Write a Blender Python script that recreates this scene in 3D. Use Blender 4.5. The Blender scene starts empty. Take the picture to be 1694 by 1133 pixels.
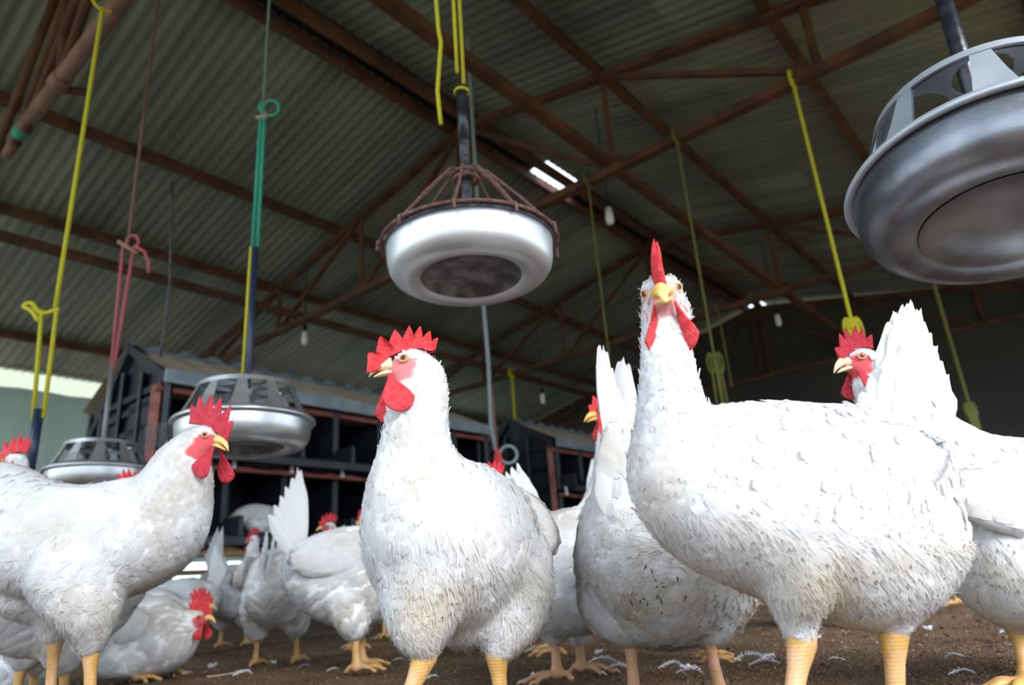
import bpy, math, random
import numpy as np
from mathutils import Vector, Matrix, noise
from mathutils.bvhtree import BVHTree

S = bpy.context.scene
C = S.collection
PI = math.pi

# ------------------------------------------------------------------ camera
FPX, CX, CY, CAMH = 1150.0, 847.0, 566.5, 0.17
_up = np.array([605.0 - CX, 2746.0 + CY, -FPX]); _up /= np.linalg.norm(_up)
_fw = np.array([0, 0, -1.0]); _fw = _fw - _up * (_fw @ _up); _fw /= np.linalg.norm(_fw)
_rt = np.cross(_fw, _up)
MC = np.array([_rt, _fw, _up])            # camera axes -> world
cam_d = bpy.data.cameras.new('camera'); cam = bpy.data.objects.new('camera', cam_d); C.objects.link(cam)
cam_d.sensor_width = 36.0; cam_d.lens = 36.0 * FPX / 1694.0
cam_d.clip_start = 0.02; cam_d.clip_end = 200
m4 = Matrix([[*MC[0], 0], [*MC[1], 0], [*MC[2], CAMH], [0, 0, 0, 1]])
cam.matrix_world = m4
cam_d.dof.use_dof = True; cam_d.dof.focus_distance = 0.82; cam_d.dof.aperture_fstop = 5.0
S.camera = cam

# ------------------------------------------------------------------ world, sun, exposure
S.view_settings.view_transform = 'Standard'; S.view_settings.look = 'None'
S.view_settings.gamma = 1.0; S.view_settings.exposure = 0.2
S.view_settings.use_curve_mapping = False
wd = bpy.data.worlds.new('sky'); S.world = wd; wd.use_nodes = True
nt = wd.node_tree; bg = nt.nodes['Background']
bg.inputs['Color'].default_value = (0.76, 0.88, 1.0, 1); bg.inputs['Strength'].default_value = 2.6
sd = bpy.data.lights.new('sun', 'SUN'); sd.energy = 7.0; sd.angle = math.radians(38); sd.color = (1.0, 0.98, 0.95)
sun = bpy.data.objects.new('sun', sd); C.objects.link(sun)
_az, _el = math.radians(150), math.radians(37)
_sd = Vector((math.sin(_az) * math.cos(_el), math.cos(_az) * math.cos(_el), math.sin(_el)))
sun.rotation_euler = _sd.to_track_quat('Z', 'Y').to_euler(); sun.location = _sd * 20
try:
    S.cycles.max_bounces = 8; S.cycles.diffuse_bounces = 4; S.cycles.use_denoising = True
    S.cycles.sample_clamp_indirect = 6
except Exception: pass

# ------------------------------------------------------------------ helpers
def ray(x, y): return MC @ np.array([x - CX, -(y - CY), -FPX])
def W(x, y, Y):
    "world point Y metres ahead of the camera seen at photo pixel x, y"
    d = ray(x, y); return np.array([0, 0, CAMH]) + d * (Y / d[1])
def zat(X, Y, ypx):
    "height on the vertical through X, Y that is seen at picture row ypx"
    lo, hi = -1.0, 9.0
    for _ in range(50):
        mid = (lo + hi) / 2; c = MC.T @ (np.array([X, Y, mid]) - [0, 0, CAMH])
        if c[2] >= -1e-6: hi = mid; continue
        if CY + c[1] * FPX / c[2] > ypx: lo = mid
        else: hi = mid
    return mid
AZ = math.radians(39.0)
UX = np.array([math.sin(AZ), math.cos(AZ), 0]); VX = np.array([-math.cos(AZ), math.sin(AZ), 0])
def UV(u, v, z): return UX * u + VX * v + np.array([0, 0, z])
def nrm(a):
    a = np.asarray(a, float); return a / (np.linalg.norm(a) + 1e-12)

def crom(P, n):
    P = np.array(P, float); Q = np.vstack([2 * P[0] - P[1], P, 2 * P[-1] - P[-2]]); out = []; m = len(P)
    for i in range(n):
        t = (m - 1) * i / (n - 1); k = min(int(t), m - 2); f = t - k; a, b, c, d = Q[k:k + 4]
        out.append(0.5 * ((2 * b) + (-a + c) * f + (2 * a - 5 * b + 4 * c - d) * f * f + (-a + 3 * b - 3 * c + d) * f ** 3))
    return np.array(out)

class MB:
    "collects vertices and faces for one mesh"
    def __init__(s): s.v = []; s.f = []
    def add(s, vs, fs):
        o = len(s.v); s.v.extend([tuple(map(float, p)) for p in vs]); s.f.extend([tuple(o + i for i in f) for f in fs])
    def box(s, c, ax, ay, az):
        c = np.array(c, float); ax, ay, az = map(np.array, (ax, ay, az))
        vs = [c + i * ax + j * ay + k * az for i in (-1, 1) for j in (-1, 1) for k in (-1, 1)]
        s.add(vs, [(0, 1, 3, 2), (4, 6, 7, 5), (0, 4, 5, 1), (2, 3, 7, 6), (0, 2, 6, 4), (1, 5, 7, 3)])
    def beam(s, a, b, w, h, side=None):
        a = np.array(a, float); b = np.array(b, float); t = nrm(b - a)
        sd_ = nrm(np.cross(t, [0, 0, 1.0])) if side is None else nrm(side - t * (t @ side))
        if np.linalg.norm(np.cross(t, [0, 0, 1.0])) < 1e-3 and side is None: sd_ = np.array([1.0, 0, 0])
        u = np.cross(sd_, t)
        s.box((a + b) / 2, t * np.linalg.norm(b - a) / 2, sd_ * w / 2, u * h / 2)
    def tube(s, pts, r, n=8, cap=True):
        pts = [np.array(p, float) for p in pts]; m = len(pts)
        rr = r if hasattr(r, '__len__') else [r] * m
        T = [nrm(pts[min(i + 1, m - 1)] - pts[max(i - 1, 0)]) for i in range(m)]
        a = np.cross(T[0], [0, 0, 1.0])
        if np.linalg.norm(a) < 1e-2: a = np.cross(T[0], [1.0, 0, 0])
        a = nrm(a); vs = []; fs = []
        for i in range(m):
            a = nrm(a - T[i] * (a @ T[i])); b = np.cross(T[i], a)
            for k in range(n):
                th = 2 * PI * k / n; vs.append(pts[i] + rr[i] * (math.cos(th) * a + math.sin(th) * b))
        for i in range(m - 1):
            for k in range(n):
                k2 = (k + 1) % n; fs.append((i * n + k, i * n + k2, (i + 1) * n + k2, (i + 1) * n + k))
        if cap: fs.append(tuple(range(n))[::-1]); fs.append(tuple((m - 1) * n + k for k in range(n)))
        s.add(vs, fs)
    def lathe(s, prof, c, ax=(0, 0, 1), n=48, closed=False):
        c = np.array(c, float); ax = nrm(ax); a = nrm(np.cross(ax, [0, 1, 0.3])); b = np.cross(ax, a)
        vs = []; fs = []; m = len(prof)
        for r, z in prof:
            for k in range(n):
                th = 2 * PI * k / n; vs.append(c + ax * z + r * (math.cos(th) * a + math.sin(th) * b))
        for i in range(m - 1 + (1 if closed else 0)):
            j = (i + 1) % m
            for k in range(n):
                k2 = (k + 1) % n; fs.append((i * n + k, i * n + k2, j * n + k2, j * n + k))
        s.add(vs, fs)
    def ellip(s, c, R, n=16, m=10):
        "R: 3x3 rows = scaled axes"
        R = np.array(R, float); c = np.array(c, float); vs = [c - R[2]]; fs = []
        for i in range(1, m):
            ph = -PI / 2 + PI * i / m
            for k in range(n):
                th = 2 * PI * k / n
                vs.append(c + R[0] * math.cos(ph) * math.cos(th) + R[1] * math.cos(ph) * math.sin(th) + R[2] * math.sin(ph))
        vs.append(c + R[2]); e = len(vs) - 1
        for k in range(n):
            k2 = (k + 1) % n; fs.append((0, 1 + k2, 1 + k)); fs.append((e, 1 + (m - 2) * n + k, 1 + (m - 2) * n + k2))
            for i in range(m - 2): fs.append((1 + i * n + k, 1 + i * n + k2, 1 + (i + 1) * n + k2, 1 + (i + 1) * n + k))
        if np.linalg.det(R) < 0: fs = [f[::-1] for f in fs]
        s.add(vs, fs)
    def build(s, name, mat, parent=None, base=None, smooth=False):
        base = np.zeros(3) if base is None else np.array(base, float)
        me = bpy.data.meshes.new(name)
        v = np.array(s.v) - base
        me.from_pydata(v.tolist(), [], s.f); me.update()
        if smooth: me.polygons.foreach_set('use_smooth', [True] * len(me.polygons))
        return link(name, me, mat, parent)
def link(name, me, mat, parent=None):
    o = bpy.data.objects.new(name, me); C.objects.link(o)
    for mm in (mat if isinstance(mat, (list, tuple)) else [mat]):
        if len(me.materials) < len(mat if isinstance(mat, (list, tuple)) else [mat]): me.materials.append(mm)
    if parent is not None: o.parent = parent
    return o
def thing(name, label, cat, loc=(0, 0, 0), group=None):
    o = bpy.data.objects.new(name, None); C.objects.link(o); o.location = tuple(map(float, loc)); o.empty_display_size = 0.05
    o['label'] = label; o['category'] = cat
    if group: o['group'] = group
    return o
def tag(o, label, cat, group=None, kind=None):
    o['label'] = label; o['category'] = cat
    if group: o['group'] = group
    if kind: o['kind'] = kind
    return o
def struct(o): o['kind'] = 'structure'; return o
def setlabel(o, l): o['label'] = l; return o
def dup(root, loc=None, rotz=None, label=None, group=None):
    r = root.copy(); C.objects.link(r)
    if loc is not None: r.location = tuple(map(float, loc))
    if rotz is not None: r.rotation_euler = (0, 0, rotz)
    if label: r['label'] = label
    if group: r['group'] = group
    for ch in list(root.children):
        c = ch.copy(); C.objects.link(c); c.parent = r
        for g in ch.children: d = g.copy(); C.objects.link(d); d.parent = c
    return r

# ------------------------------------------------------------------ materials
def mat(name, col, rough=0.6, metal=0.0, noise_s=None, col2=None, bump=0.0, bump_s=60.0, detail=4.0, sheen=0.0, lo=0.4, hi=0.65, stretch=None, spec=0.5, sss=0.0):
    m = bpy.data.materials.new(name); m.use_nodes = True; n = m.node_tree.nodes; l = m.node_tree.links
    b = n['Principled BSDF']; b.inputs['Roughness'].default_value = rough; b.inputs['Metallic'].default_value = metal
    b.inputs['Base Color'].default_value = (*col, 1); b.inputs['Specular IOR Level'].default_value = spec
    if sheen: b.inputs['Sheen Weight'].default_value = sheen
    if sss:
        b.inputs['Subsurface Weight'].default_value = sss; b.inputs['Subsurface Scale'].default_value = 0.004
        b.inputs['Subsurface Radius'].default_value = (1.0, 0.35, 0.25)
    tc = n.new('ShaderNodeTexCoord'); src = tc.outputs['Object']
    if stretch:
        mp = n.new('ShaderNodeMapping'); mp.inputs['Scale'].default_value = stretch
        if len(stretch) > 3: pass
        l.new(src, mp.inputs['Vector']); src = mp.outputs['Vector']
    if noise_s:
        t = n.new('ShaderNodeTexNoise'); t.inputs['Scale'].default_value = noise_s; t.inputs['Detail'].default_value = detail
        l.new(src, t.inputs['Vector'])
        r = n.new('ShaderNodeValToRGB'); r.color_ramp.elements[0].position = lo; r.color_ramp.elements[1].position = hi
        r.color_ramp.elements[0].color = (*col, 1); r.color_ramp.elements[1].color = (*(col2 or col), 1)
        l.new(t.outputs['Fac'], r.inputs['Fac']); l.new(r.outputs['Color'], b.inputs['Base Color'])
    if bump:
        t2 = n.new('ShaderNodeTexNoise'); t2.inputs['Scale'].default_value = bump_s; t2.inputs['Detail'].default_value = 5
        l.new(src, t2.inputs['Vector'])
        bp = n.new('ShaderNodeBump'); bp.inputs['Strength'].default_value = bump; bp.inputs['Distance'].default_value = 0.01
        l.new(t2.outputs['Fac'], bp.inputs['Height']); l.new(bp.outputs['Normal'], b.inputs['Normal'])
    return m
M = {}
M['rust'] = mat('rusty_steel', (0.065, 0.025, 0.013), 0.75, 0.0, 6, (0.135, 0.052, 0.024), 0.3, 50)
M['rust_pale'] = mat('pale_rusty_pipe', (0.16, 0.075, 0.05), 0.7, 0.0, 8, (0.26, 0.12, 0.075), 0.2, 40)
M['rust_wire'] = mat('rusty_wire', (0.16, 0.075, 0.06), 0.7, 0.2, 90, (0.27, 0.15, 0.13), 0.5, 300)
M['alu'] = mat('dull_aluminium', (0.58, 0.60, 0.63), 0.36, 0.85, 14, (0.72, 0.74, 0.77), 0.06, 120)
M['alu_worn'] = mat('worn_aluminium', (0.15, 0.16, 0.19), 0.36, 0.9, 9, (0.32, 0.34, 0.38), 0.04, 260)
M['alu_pale'] = mat('pale_zinc', (0.42, 0.47, 0.54), 0.5, 0.5, 12, (0.52, 0.57, 0.64), 0.04, 160)
M['alu_white'] = mat('whitish_aluminium', (0.80, 0.83, 0.88), 0.46, 0.95, 8, (0.88, 0.90, 0.93), 0.03, 90)
M['alu_dirty'] = mat('dirty_pan_base', (0.10, 0.095, 0.10), 0.7, 0.2, 22, (0.27, 0.26, 0.27), 0.15, 90)
M['tube_black'] = mat('black_pipe', (0.012, 0.014, 0.022), 0.28, 0.0, 30, (0.03, 0.033, 0.045), 0.1, 100)
M['tube_grey'] = mat('grey_pipe', (0.05, 0.055, 0.065), 0.45, 0.3, 60, (0.17, 0.17, 0.18), 0.2, 200)
M['tube_blue'] = mat('navy_pipe', (0.02, 0.035, 0.08), 0.35)
M['rod'] = mat('grey_rod', (0.23, 0.23, 0.22), 0.5, 0.4)
def ropemat(n, c): return mat(n, c, 0.7, 0.0, 500, tuple(min(1, x * 1.25) for x in c), 0.6, 900)
M['yellow'] = ropemat('yellow_rope', (0.62, 0.56, 0.015))
M['olive'] = ropemat('olive_rope', (0.16, 0.16, 0.03))
M['pink'] = ropemat('pink_rope', (0.55, 0.13, 0.16)); M['pinkdull'] = ropemat('dull_pink_rope', (0.24, 0.12, 0.10))
M['green'] = ropemat('green_rope', (0.03, 0.36, 0.22)); M['greendull'] = ropemat('grey_green_rope', (0.12, 0.19, 0.13))
M['greyrope'] = ropemat('grey_hose', (0.30, 0.36, 0.38)); M['redcloth'] = ropemat('red_cloth', (0.75, 0.06, 0.06))
M['stick'] = mat('wood_stick', (0.36, 0.2, 0.14), 0.8)
M['navy'] = mat('dark_navy_plastic', (0.007, 0.010, 0.017), 0.5, 0.0, 9, (0.017, 0.025, 0.040), 0.2, 40)
M['nestred'] = mat('red_brown_rail', (0.20, 0.05, 0.035), 0.6, 0.0, 12, (0.31, 0.10, 0.075))
M['nestroof'] = mat('dusty_sheet_roof', (0.42, 0.34, 0.25), 0.8, 0.0, 3, (0.52, 0.44, 0.34), 0.1, 20)
M['nestedge'] = mat('zinc_edge', (0.19, 0.235, 0.27), 0.5, 0.4, 10, (0.27, 0.32, 0.36))
M['wood'] = mat('raw_wood', (0.50, 0.30, 0.15), 0.75, 0.0, 10, (0.62, 0.40, 0.22), 0.2, 50, stretch=(1, 1, 6))
M['white'] = mat('white_plastic', (0.75, 0.77, 0.78), 0.4)
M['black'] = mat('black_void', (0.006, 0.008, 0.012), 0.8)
M['concrete'] = mat('grey_concrete', (0.17, 0.165, 0.15), 0.9, 0.0, 4, (0.26, 0.25, 0.23), 0.3, 30)
M['curtain'] = mat('grey_green_curtain', (0.17, 0.21, 0.19), 0.8, 0.0, 1.5, (0.23, 0.28, 0.25), 0.2, 6)
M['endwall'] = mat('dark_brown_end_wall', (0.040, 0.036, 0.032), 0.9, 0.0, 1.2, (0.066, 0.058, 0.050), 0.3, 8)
M['leg'] = mat('yellow_scaled_leg', (0.45, 0.26, 0.055), 0.5, 0.0, 45, (0.57, 0.32, 0.17), 0.0, sss=0.1)
M['legpink'] = mat('pink_yellow_scaled_leg', (0.40, 0.21, 0.08), 0.55, 0.0, 50, (0.50, 0.26, 0.17), 0.0, sss=0.1)
M['claw'] = mat('horn_claw', (0.42, 0.33, 0.22), 0.4)
M['comb'] = mat('red_comb', (0.68, 0.022, 0.035), 0.42, 0.0, 120, (0.80, 0.06, 0.07), 0.5, 420, sss=0.15)
M['combdark'] = mat('crimson_comb', (0.48, 0.012, 0.035), 0.45, 0.0, 120, (0.60, 0.035, 0.06), 0.5, 420, sss=0.1)
M['beak'] = mat('yellow_beak', (0.80, 0.47, 0.10), 0.35, 0.0, 60, (0.85, 0.60, 0.28))
M['beakpale'] = mat('pale_horn_beak', (0.80, 0.60, 0.36), 0.35, 0.0, 80, (0.86, 0.72, 0.54))
M['iris'] = mat('orange_iris', (0.62, 0.27, 0.02), 0.12); M['pupil'] = mat('black_pupil', (0.004, 0.004, 0.004), 0.05)
M['lid'] = mat('pink_eyelid', (0.74, 0.42, 0.36), 0.5); M['lobe'] = mat('white_earlobe', (0.82, 0.72, 0.68), 0.5)
M['mud'] = mat('dried_mud', (0.05, 0.035, 0.02), 0.9)
# scales on the legs: fine rings running round the shank
for k in ('leg', 'legpink'):
    n = M[k].node_tree.nodes; l = M[k].node_tree.links; b = n['Principled BSDF']
    tc = n['Texture Coordinate']; wv = n.new('ShaderNodeTexWave'); wv.bands_direction = 'Z'; wv.inputs['Scale'].default_value = 95
    wv.inputs['Distortion'].default_value = 1.2; wv.inputs['Detail'].default_value = 1; wv.inputs['Detail Scale'].default_value = 2
    vo = n.new('ShaderNodeTexVoronoi'); vo.inputs['Scale'].default_value = 260; l.new(tc.outputs['Object'], vo.inputs['Vector'])
    l.new(tc.outputs['Object'], wv.inputs['Vector']); mx = n.new('ShaderNodeMath'); mx.operation = 'ADD'
    l.new(wv.outputs['Fac'], mx.inputs[0]); l.new(vo.outputs['Distance'], mx.inputs[1])
    bp = n.new('ShaderNodeBump'); bp.inputs['Strength'].default_value = 0.16; bp.inputs['Distance'].default_value = 0.0012
    l.new(mx.outputs[0], bp.inputs['Height']); l.new(bp.outputs['Normal'], b.inputs['Normal'])

_n = M['curtain'].node_tree.nodes; _l = M['curtain'].node_tree.links; _t = _n.new('ShaderNodeBsdfTranslucent'); _t.inputs['Color'].default_value = (0.40, 0.50, 0.45, 1)
_m = _n.new('ShaderNodeMixShader'); _m.inputs[0].default_value = 0.3; _l.new(_n['Principled BSDF'].outputs[0], _m.inputs[1]); _l.new(_t.outputs[0], _m.inputs[2]); _l.new(_m.outputs[0], _n['Material Output'].inputs[0])
M['fibre'] = mat('translucent_cream_sheet', (0.62, 0.63, 0.52), 0.6)
_n = M['fibre'].node_tree.nodes; _l = M['fibre'].node_tree.links; _t = _n.new('ShaderNodeBsdfTranslucent'); _t.inputs['Color'].default_value = (0.46, 0.48, 0.37, 1)
_m = _n.new('ShaderNodeMixShader'); _m.inputs[0].default_value = 0.5; _l.new(_n['Principled BSDF'].outputs[0], _m.inputs[1]); _l.new(_t.outputs[0], _m.inputs[2]); _l.new(_m.outputs[0], _n['Material Output'].inputs[0])
def feather_mat():
    m = bpy.data.materials.new('white_feathers'); m.use_nodes = True; n = m.node_tree.nodes; l = m.node_tree.links
    b = n['Principled BSDF']; b.inputs['Roughness'].default_value = 0.75; b.inputs['Specular IOR Level'].default_value = 0.2
    at = n.new('ShaderNodeAttribute'); at.attribute_name = 'tint'
    tc = n.new('ShaderNodeTexCoord'); t = n.new('ShaderNodeTexNoise'); t.inputs['Scale'].default_value = 9; t.inputs['Detail'].default_value = 6
    l.new(tc.outputs['Object'], t.inputs['Vector'])
    r = n.new('ShaderNodeValToRGB'); r.color_ramp.elements[0].position = 0.30; r.color_ramp.elements[1].position = 0.50
    r.color_ramp.elements[0].color = (0.76, 0.71, 0.63, 1); r.color_ramp.elements[1].color = (0.88, 0.885, 0.90, 1)
    l.new(t.outputs['Fac'], r.inputs['Fac'])
    mx = n.new('ShaderNodeMix'); mx.data_type = 'RGBA'; mx.blend_type = 'MULTIPLY'; mx.inputs['Factor'].default_value = 1.0
    l.new(r.outputs['Color'], mx.inputs[6]); l.new(at.outputs['Color'], mx.inputs[7])
    l.new(mx.outputs[2], b.inputs['Base Color'])
    tr = n.new('ShaderNodeBsdfTranslucent'); tr.inputs['Color'].default_value = (0.9, 0.9, 0.92, 1)
    l.new(mx.outputs[2], tr.inputs['Color'])
    ms = n.new('ShaderNodeMixShader'); ms.inputs[0].default_value = 0.42
    l.new(b.outputs[0], ms.inputs[1]); l.new(tr.outputs[0], ms.inputs[2]); l.new(ms.outputs[0], n['Material Output'].inputs[0])
    return m
M['feather'] = feather_mat()
def body_mat():
    m = bpy.data.materials.new('hen_skin_and_down'); m.use_nodes = True; n = m.node_tree.nodes; l = m.node_tree.links
    b = n['Principled BSDF']; b.inputs['Roughness'].default_value = 0.8; b.inputs['Specular IOR Level'].default_value = 0.25
    at = n.new('ShaderNodeAttribute'); at.attribute_name = 'tint'; l.new(at.outputs['Color'], b.inputs['Base Color'])
    tc = n.new('ShaderNodeTexCoord'); t = n.new('ShaderNodeTexNoise'); t.inputs['Scale'].default_value = 260; t.inputs['Detail'].default_value = 4
    l.new(tc.outputs['Object'], t.inputs['Vector'])
    bp = n.new('ShaderNodeBump'); bp.inputs['Strength'].default_value = 0.5; bp.inputs['Distance'].default_value = 0.002
    l.new(t.outputs['Fac'], bp.inputs['Height']); l.new(bp.outputs['Normal'], b.inputs['Normal'])
    return m
M['body'] = body_mat()
def roof_mat():
    m = bpy.data.materials.new('weathered_zinc_sheet'); m.use_nodes = True; n = m.node_tree.nodes; l = m.node_tree.links
    b = n['Principled BSDF']; b.inputs['Roughness'].default_value = 0.62; b.inputs['Metallic'].default_value = 0.25
    at = n.new('ShaderNodeAttribute'); at.attribute_name = 'tint'
    tc = n.new('ShaderNodeTexCoord'); mp = n.new('ShaderNodeMapping'); mp.inputs['Scale'].default_value = (5.0, 0.45, 1)
    l.new(tc.outputs['UV'], mp.inputs['Vector'])
    t = n.new('ShaderNodeTexNoise'); t.inputs['Scale'].default_value = 1.0; t.inputs['Detail'].default_value = 6; l.new(mp.outputs[0], t.inputs['Vector'])
    r = n.new('ShaderNodeValToRGB'); r.color_ramp.elements[0].position = 0.32; r.color_ramp.elements[1].position = 0.68
    r.color_ramp.elements[0].color = (0.165, 0.19, 0.175, 1); r.color_ramp.elements[1].color = (0.315, 0.34, 0.285, 1)
    l.new(t.outputs['Fac'], r.inputs['Fac'])
    mx = n.new('ShaderNodeMix'); mx.data_type = 'RGBA'; mx.blend_type = 'MULTIPLY'; mx.inputs['Factor'].default_value = 1.0
    l.new(r.outputs['Color'], mx.inputs[6]); l.new(at.outputs['Color'], mx.inputs[7]); l.new(mx.outputs[2], b.inputs['Base Color'])
    return m
M['roof'] = roof_mat()
def litter_mat(name, c1, c2, c3):
    m = bpy.data.materials.new(name); m.use_nodes = True; n = m.node_tree.nodes; l = m.node_tree.links
    b = n['Principled BSDF']; b.inputs['Roughness'].default_value = 0.95; b.inputs['Specular IOR Level'].default_value = 0.15
    tc = n.new('ShaderNodeTexCoord')
    t = n.new('ShaderNodeTexNoise'); t.inputs['Scale'].default_value = 3.5; t.inputs['Detail'].default_value = 8; l.new(tc.outputs['Object'], t.inputs['Vector'])
    v = n.new('ShaderNodeTexVoronoi'); v.inputs['Scale'].default_value = 260; l.new(tc.outputs['Object'], v.inputs['Vector'])
    r = n.new('ShaderNodeValToRGB'); r.color_ramp.elements[0].position = 0.38; r.color_ramp.elements[1].position = 0.64
    r.color_ramp.elements[0].color = (*c1, 1); r.color_ramp.elements[1].color = (*c2, 1); l.new(t.outputs['Fac'], r.inputs['Fac'])
    sp = n.new('ShaderNodeSeparateColor'); l.new(v.outputs['Color'], sp.inputs[0])
    mr = n.new('ShaderNodeMapRange'); mr.inputs[1].default_value = 0.72; mr.inputs[2].default_value = 1.0; l.new(sp.outputs[0], mr.inputs[0])
    mx = n.new('ShaderNodeMix'); mx.data_type = 'RGBA'; l.new(mr.outputs[0], mx.inputs['Factor']); l.new(r.outputs['Color'], mx.inputs[6]); mx.inputs[7].default_value = (*c3, 1)
    l.new(mx.outputs[2], b.inputs['Base Color'])
    t2 = n.new('ShaderNodeTexNoise'); t2.inputs['Scale'].default_value = 90; t2.inputs['Detail'].default_value = 8; l.new(tc.outputs['Object'], t2.inputs['Vector'])
    ad = n.new('ShaderNodeMath'); ad.operation = 'ADD'; l.new(v.outputs['Distance'], ad.inputs[0]); l.new(t2.outputs['Fac'], ad.inputs[1])
    bp = n.new('ShaderNodeBump'); bp.inputs['Strength'].default_value = 0.9; bp.inputs['Distance'].default_value = 0.006
    l.new(ad.outputs[0], bp.inputs['Height']); l.new(bp.outputs['Normal'], b.inputs['Normal'])
    return m
M['litter'] = litter_mat('brown_poultry_litter', (0.095, 0.056, 0.034), (0.18, 0.115, 0.075), (0.32, 0.23, 0.15))
M['chips'] = litter_mat('litter_crumbs', (0.11, 0.064, 0.038), (0.25, 0.16, 0.10), (0.42, 0.32, 0.22))

# ------------------------------------------------------------------ shed shell
ZC = 2.35; ZB = ZC + CAMH                      # height of the truss bottom chords
VR = 1.28 * ZC; VL = 3.62 * ZC; VE = -0.93 * ZC  # ridge, left eave, right eave
SL = 0.21; ZRIDGE = 1.44 * ZC + CAMH
def zroof(v): return ZRIDGE - SL * abs(v - VR)
U0, U1 = -2.2, 3.88 * ZC
def sheet(name, va, vb, off, seed, m=None):
    rnd = random.Random(seed); du = 0.0762 / 6; nu = int((U1 + 0.25 - U0) / du); nv = 3
    me = bpy.data.meshes.new(name); vs = []; uv = []; ct = []
    tones = [rnd.uniform(0.82, 1.12) for _ in range(60)]
    for i in range(nu + 1):
        u = U0 + i * du; w = 0.0048 * math.cos(2 * PI * u / 0.0762); tn = tones[int((u - U0) / 0.76) % 60]
        for j in range(nv + 1):
            v = va + (vb - va) * j / nv
            p = UV(u, v, zroof(v) + w + off * (1 - j / nv)); vs.append(tuple(p)); ct.append(tn); uv.append((u + seed * 7, v))
    fs = [(i * (nv + 1) + j, (i + 1) * (nv + 1) + j, (i + 1) * (nv + 1) + j + 1, i * (nv + 1) + j + 1) for i in range(nu) for j in range(nv)]
    me.from_pydata(vs, [], fs); me.update(); me.polygons.foreach_set('use_smooth', [True] * len(fs))
    ca = me.color_attributes.new('tint', 'FLOAT_COLOR', 'POINT')
    ca.data.foreach_set('color', [x for t in ct for x in (t, t, t, 1)])
    ul = me.uv_layers.new(name='uv'); li = np.zeros(len(me.loops), int); me.loops.foreach_get('vertex_index', li)
    ul.data.foreach_set('uv', np.array(uv)[li].ravel())
    o = link(name, me, m or M['roof']); struct(o); return o
# sheets overlap like shingles, the upper one lies above the lower
sheet('ceiling', VR + 0.10, VR + 2.62, 0.035, 1); sheet('ceiling', VR + 2.50, 7.93, 0.0, 2); sheet('ceiling', 7.86, VL, -0.012, 5, M['fibre'])
sheet('ceiling', VR - 0.10, VR - 1.90, 0.035, 3); sheet('ceiling', VR - 1.78, VE, 0.0, 4)
# ridge cap in two lengths, open where the daylight comes in
cap = MB()
for a, b in ((U0, 4.28), (4.74, U1)):
    for s in (-1, 1):
        cap.add([UV(a, VR, ZRIDGE + 0.05), UV(b, VR, ZRIDGE + 0.05), UV(b, VR + s * 0.24, ZRIDGE - 0.0), UV(a, VR + s * 0.24, ZRIDGE - 0.0)], [(0, 1, 2, 3)])
struct(cap.build('trim_1', M['navy']))
# floor: heaped litter
fm = MB(); ys = [-2.6 + 0.5 * i for i in range(6)] + list(np.geomspace(0.45, 14, 150)); nx = 170
for Y in ys:
    for i in range(nx + 1):
        t = (i / nx - 0.5) * 2; X = t * (1.3 + 0.95 * max(Y, 1.0)) * 1.15
        d = noise.noise(Vector((X * 1.7, Y * 1.7, 0))) * 0.012 + noise.noise(Vector((X * 9, Y * 9, 3))) * 0.006 + noise.noise(Vector((X * 34, Y * 34, 7))) * 0.003
        fm.v.append((X, Y, d * min(1.0, 0.4 + max(Y, 0) * 0.5) - 0.004))
for j in range(len(ys) - 1):
    for i in range(nx): a = j * (nx + 1) + i; fm.f.append((a, a + 1, a + nx + 2, a + nx + 1))
floor = struct(fm.build('floor', M['litter'], smooth=True))
def panel(name, m, pts, th=0.04):
    b = MB(); c = [np.array(p, float) for p in pts]; n_ = nrm(np.cross(c[1] - c[0], c[2] - c[0])) * th
    k = len(c); b.add(c + [p + n_ for p in c], [tuple(range(k))[::-1], tuple(range(k, 2 * k))] + [(i, (i + 1) % k, k + (i + 1) % k, k + i) for i in range(k)])
    return struct(b.build(name, m))
VW = 7.3
# left side: knee wall, open wire band, curtain, open eave gap
panel('wall_left', M['concrete'], [UV(U0, VW, -0.05), UV(U1, VW, -0.05), UV(U1, VW, 0.38), UV(U0, VW, 0.38)], 0.12)
cw = MB(); nseg = 220
for i in range(nseg + 1):
    u = U0 + (U1 - U0) * i / nseg; w = 0.02 * math.sin(u * 9) + 0.01 * math.sin(u * 23)
    for z in (0.60, 1.2, 1.99 + CAMH): cw.v.append(tuple(UV(u, VW + w, z)))
for i in range(nseg):
    for j in range(2): a = i * 3 + j; cw.f.append((a, a + 3, a + 4, a + 1))
struct(cw.build('wall_left', M['curtain'], smooth=True))
panel('trim_2', M['wood'], [UV(U0, VW - 0.05, 0.47), UV(U1, VW - 0.05, 0.47), UV(U1, VW - 0.05, 0.525), UV(U0, VW - 0.05, 0.525)], 0.05)
# far gable end
gp = [UV(U1, VL - 0.7, -0.05), UV(U1, VE + 0.5, -0.05), UV(U1, VE + 0.5, zroof(VE + 0.5) - 0.03), UV(U1, VR, ZRIDGE - 0.03), UV(U1, VL - 0.7, zroof(VL - 0.7) - 0.03)]
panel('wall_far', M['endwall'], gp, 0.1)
# bright hedge and ground outside the open sides
og = MB(); og.add([(-60, -60, -0.12), (60, -60, -0.12), (60, 60, -0.12), (-60, 60, -0.12)], [(0, 1, 2, 3)])
M['ground'] = mat('dull_outdoor_ground', (0.10, 0.11, 0.06), 0.9, 0.0, 2, (0.16, 0.15, 0.09))
struct(og.build('ground', M['ground']))

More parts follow.
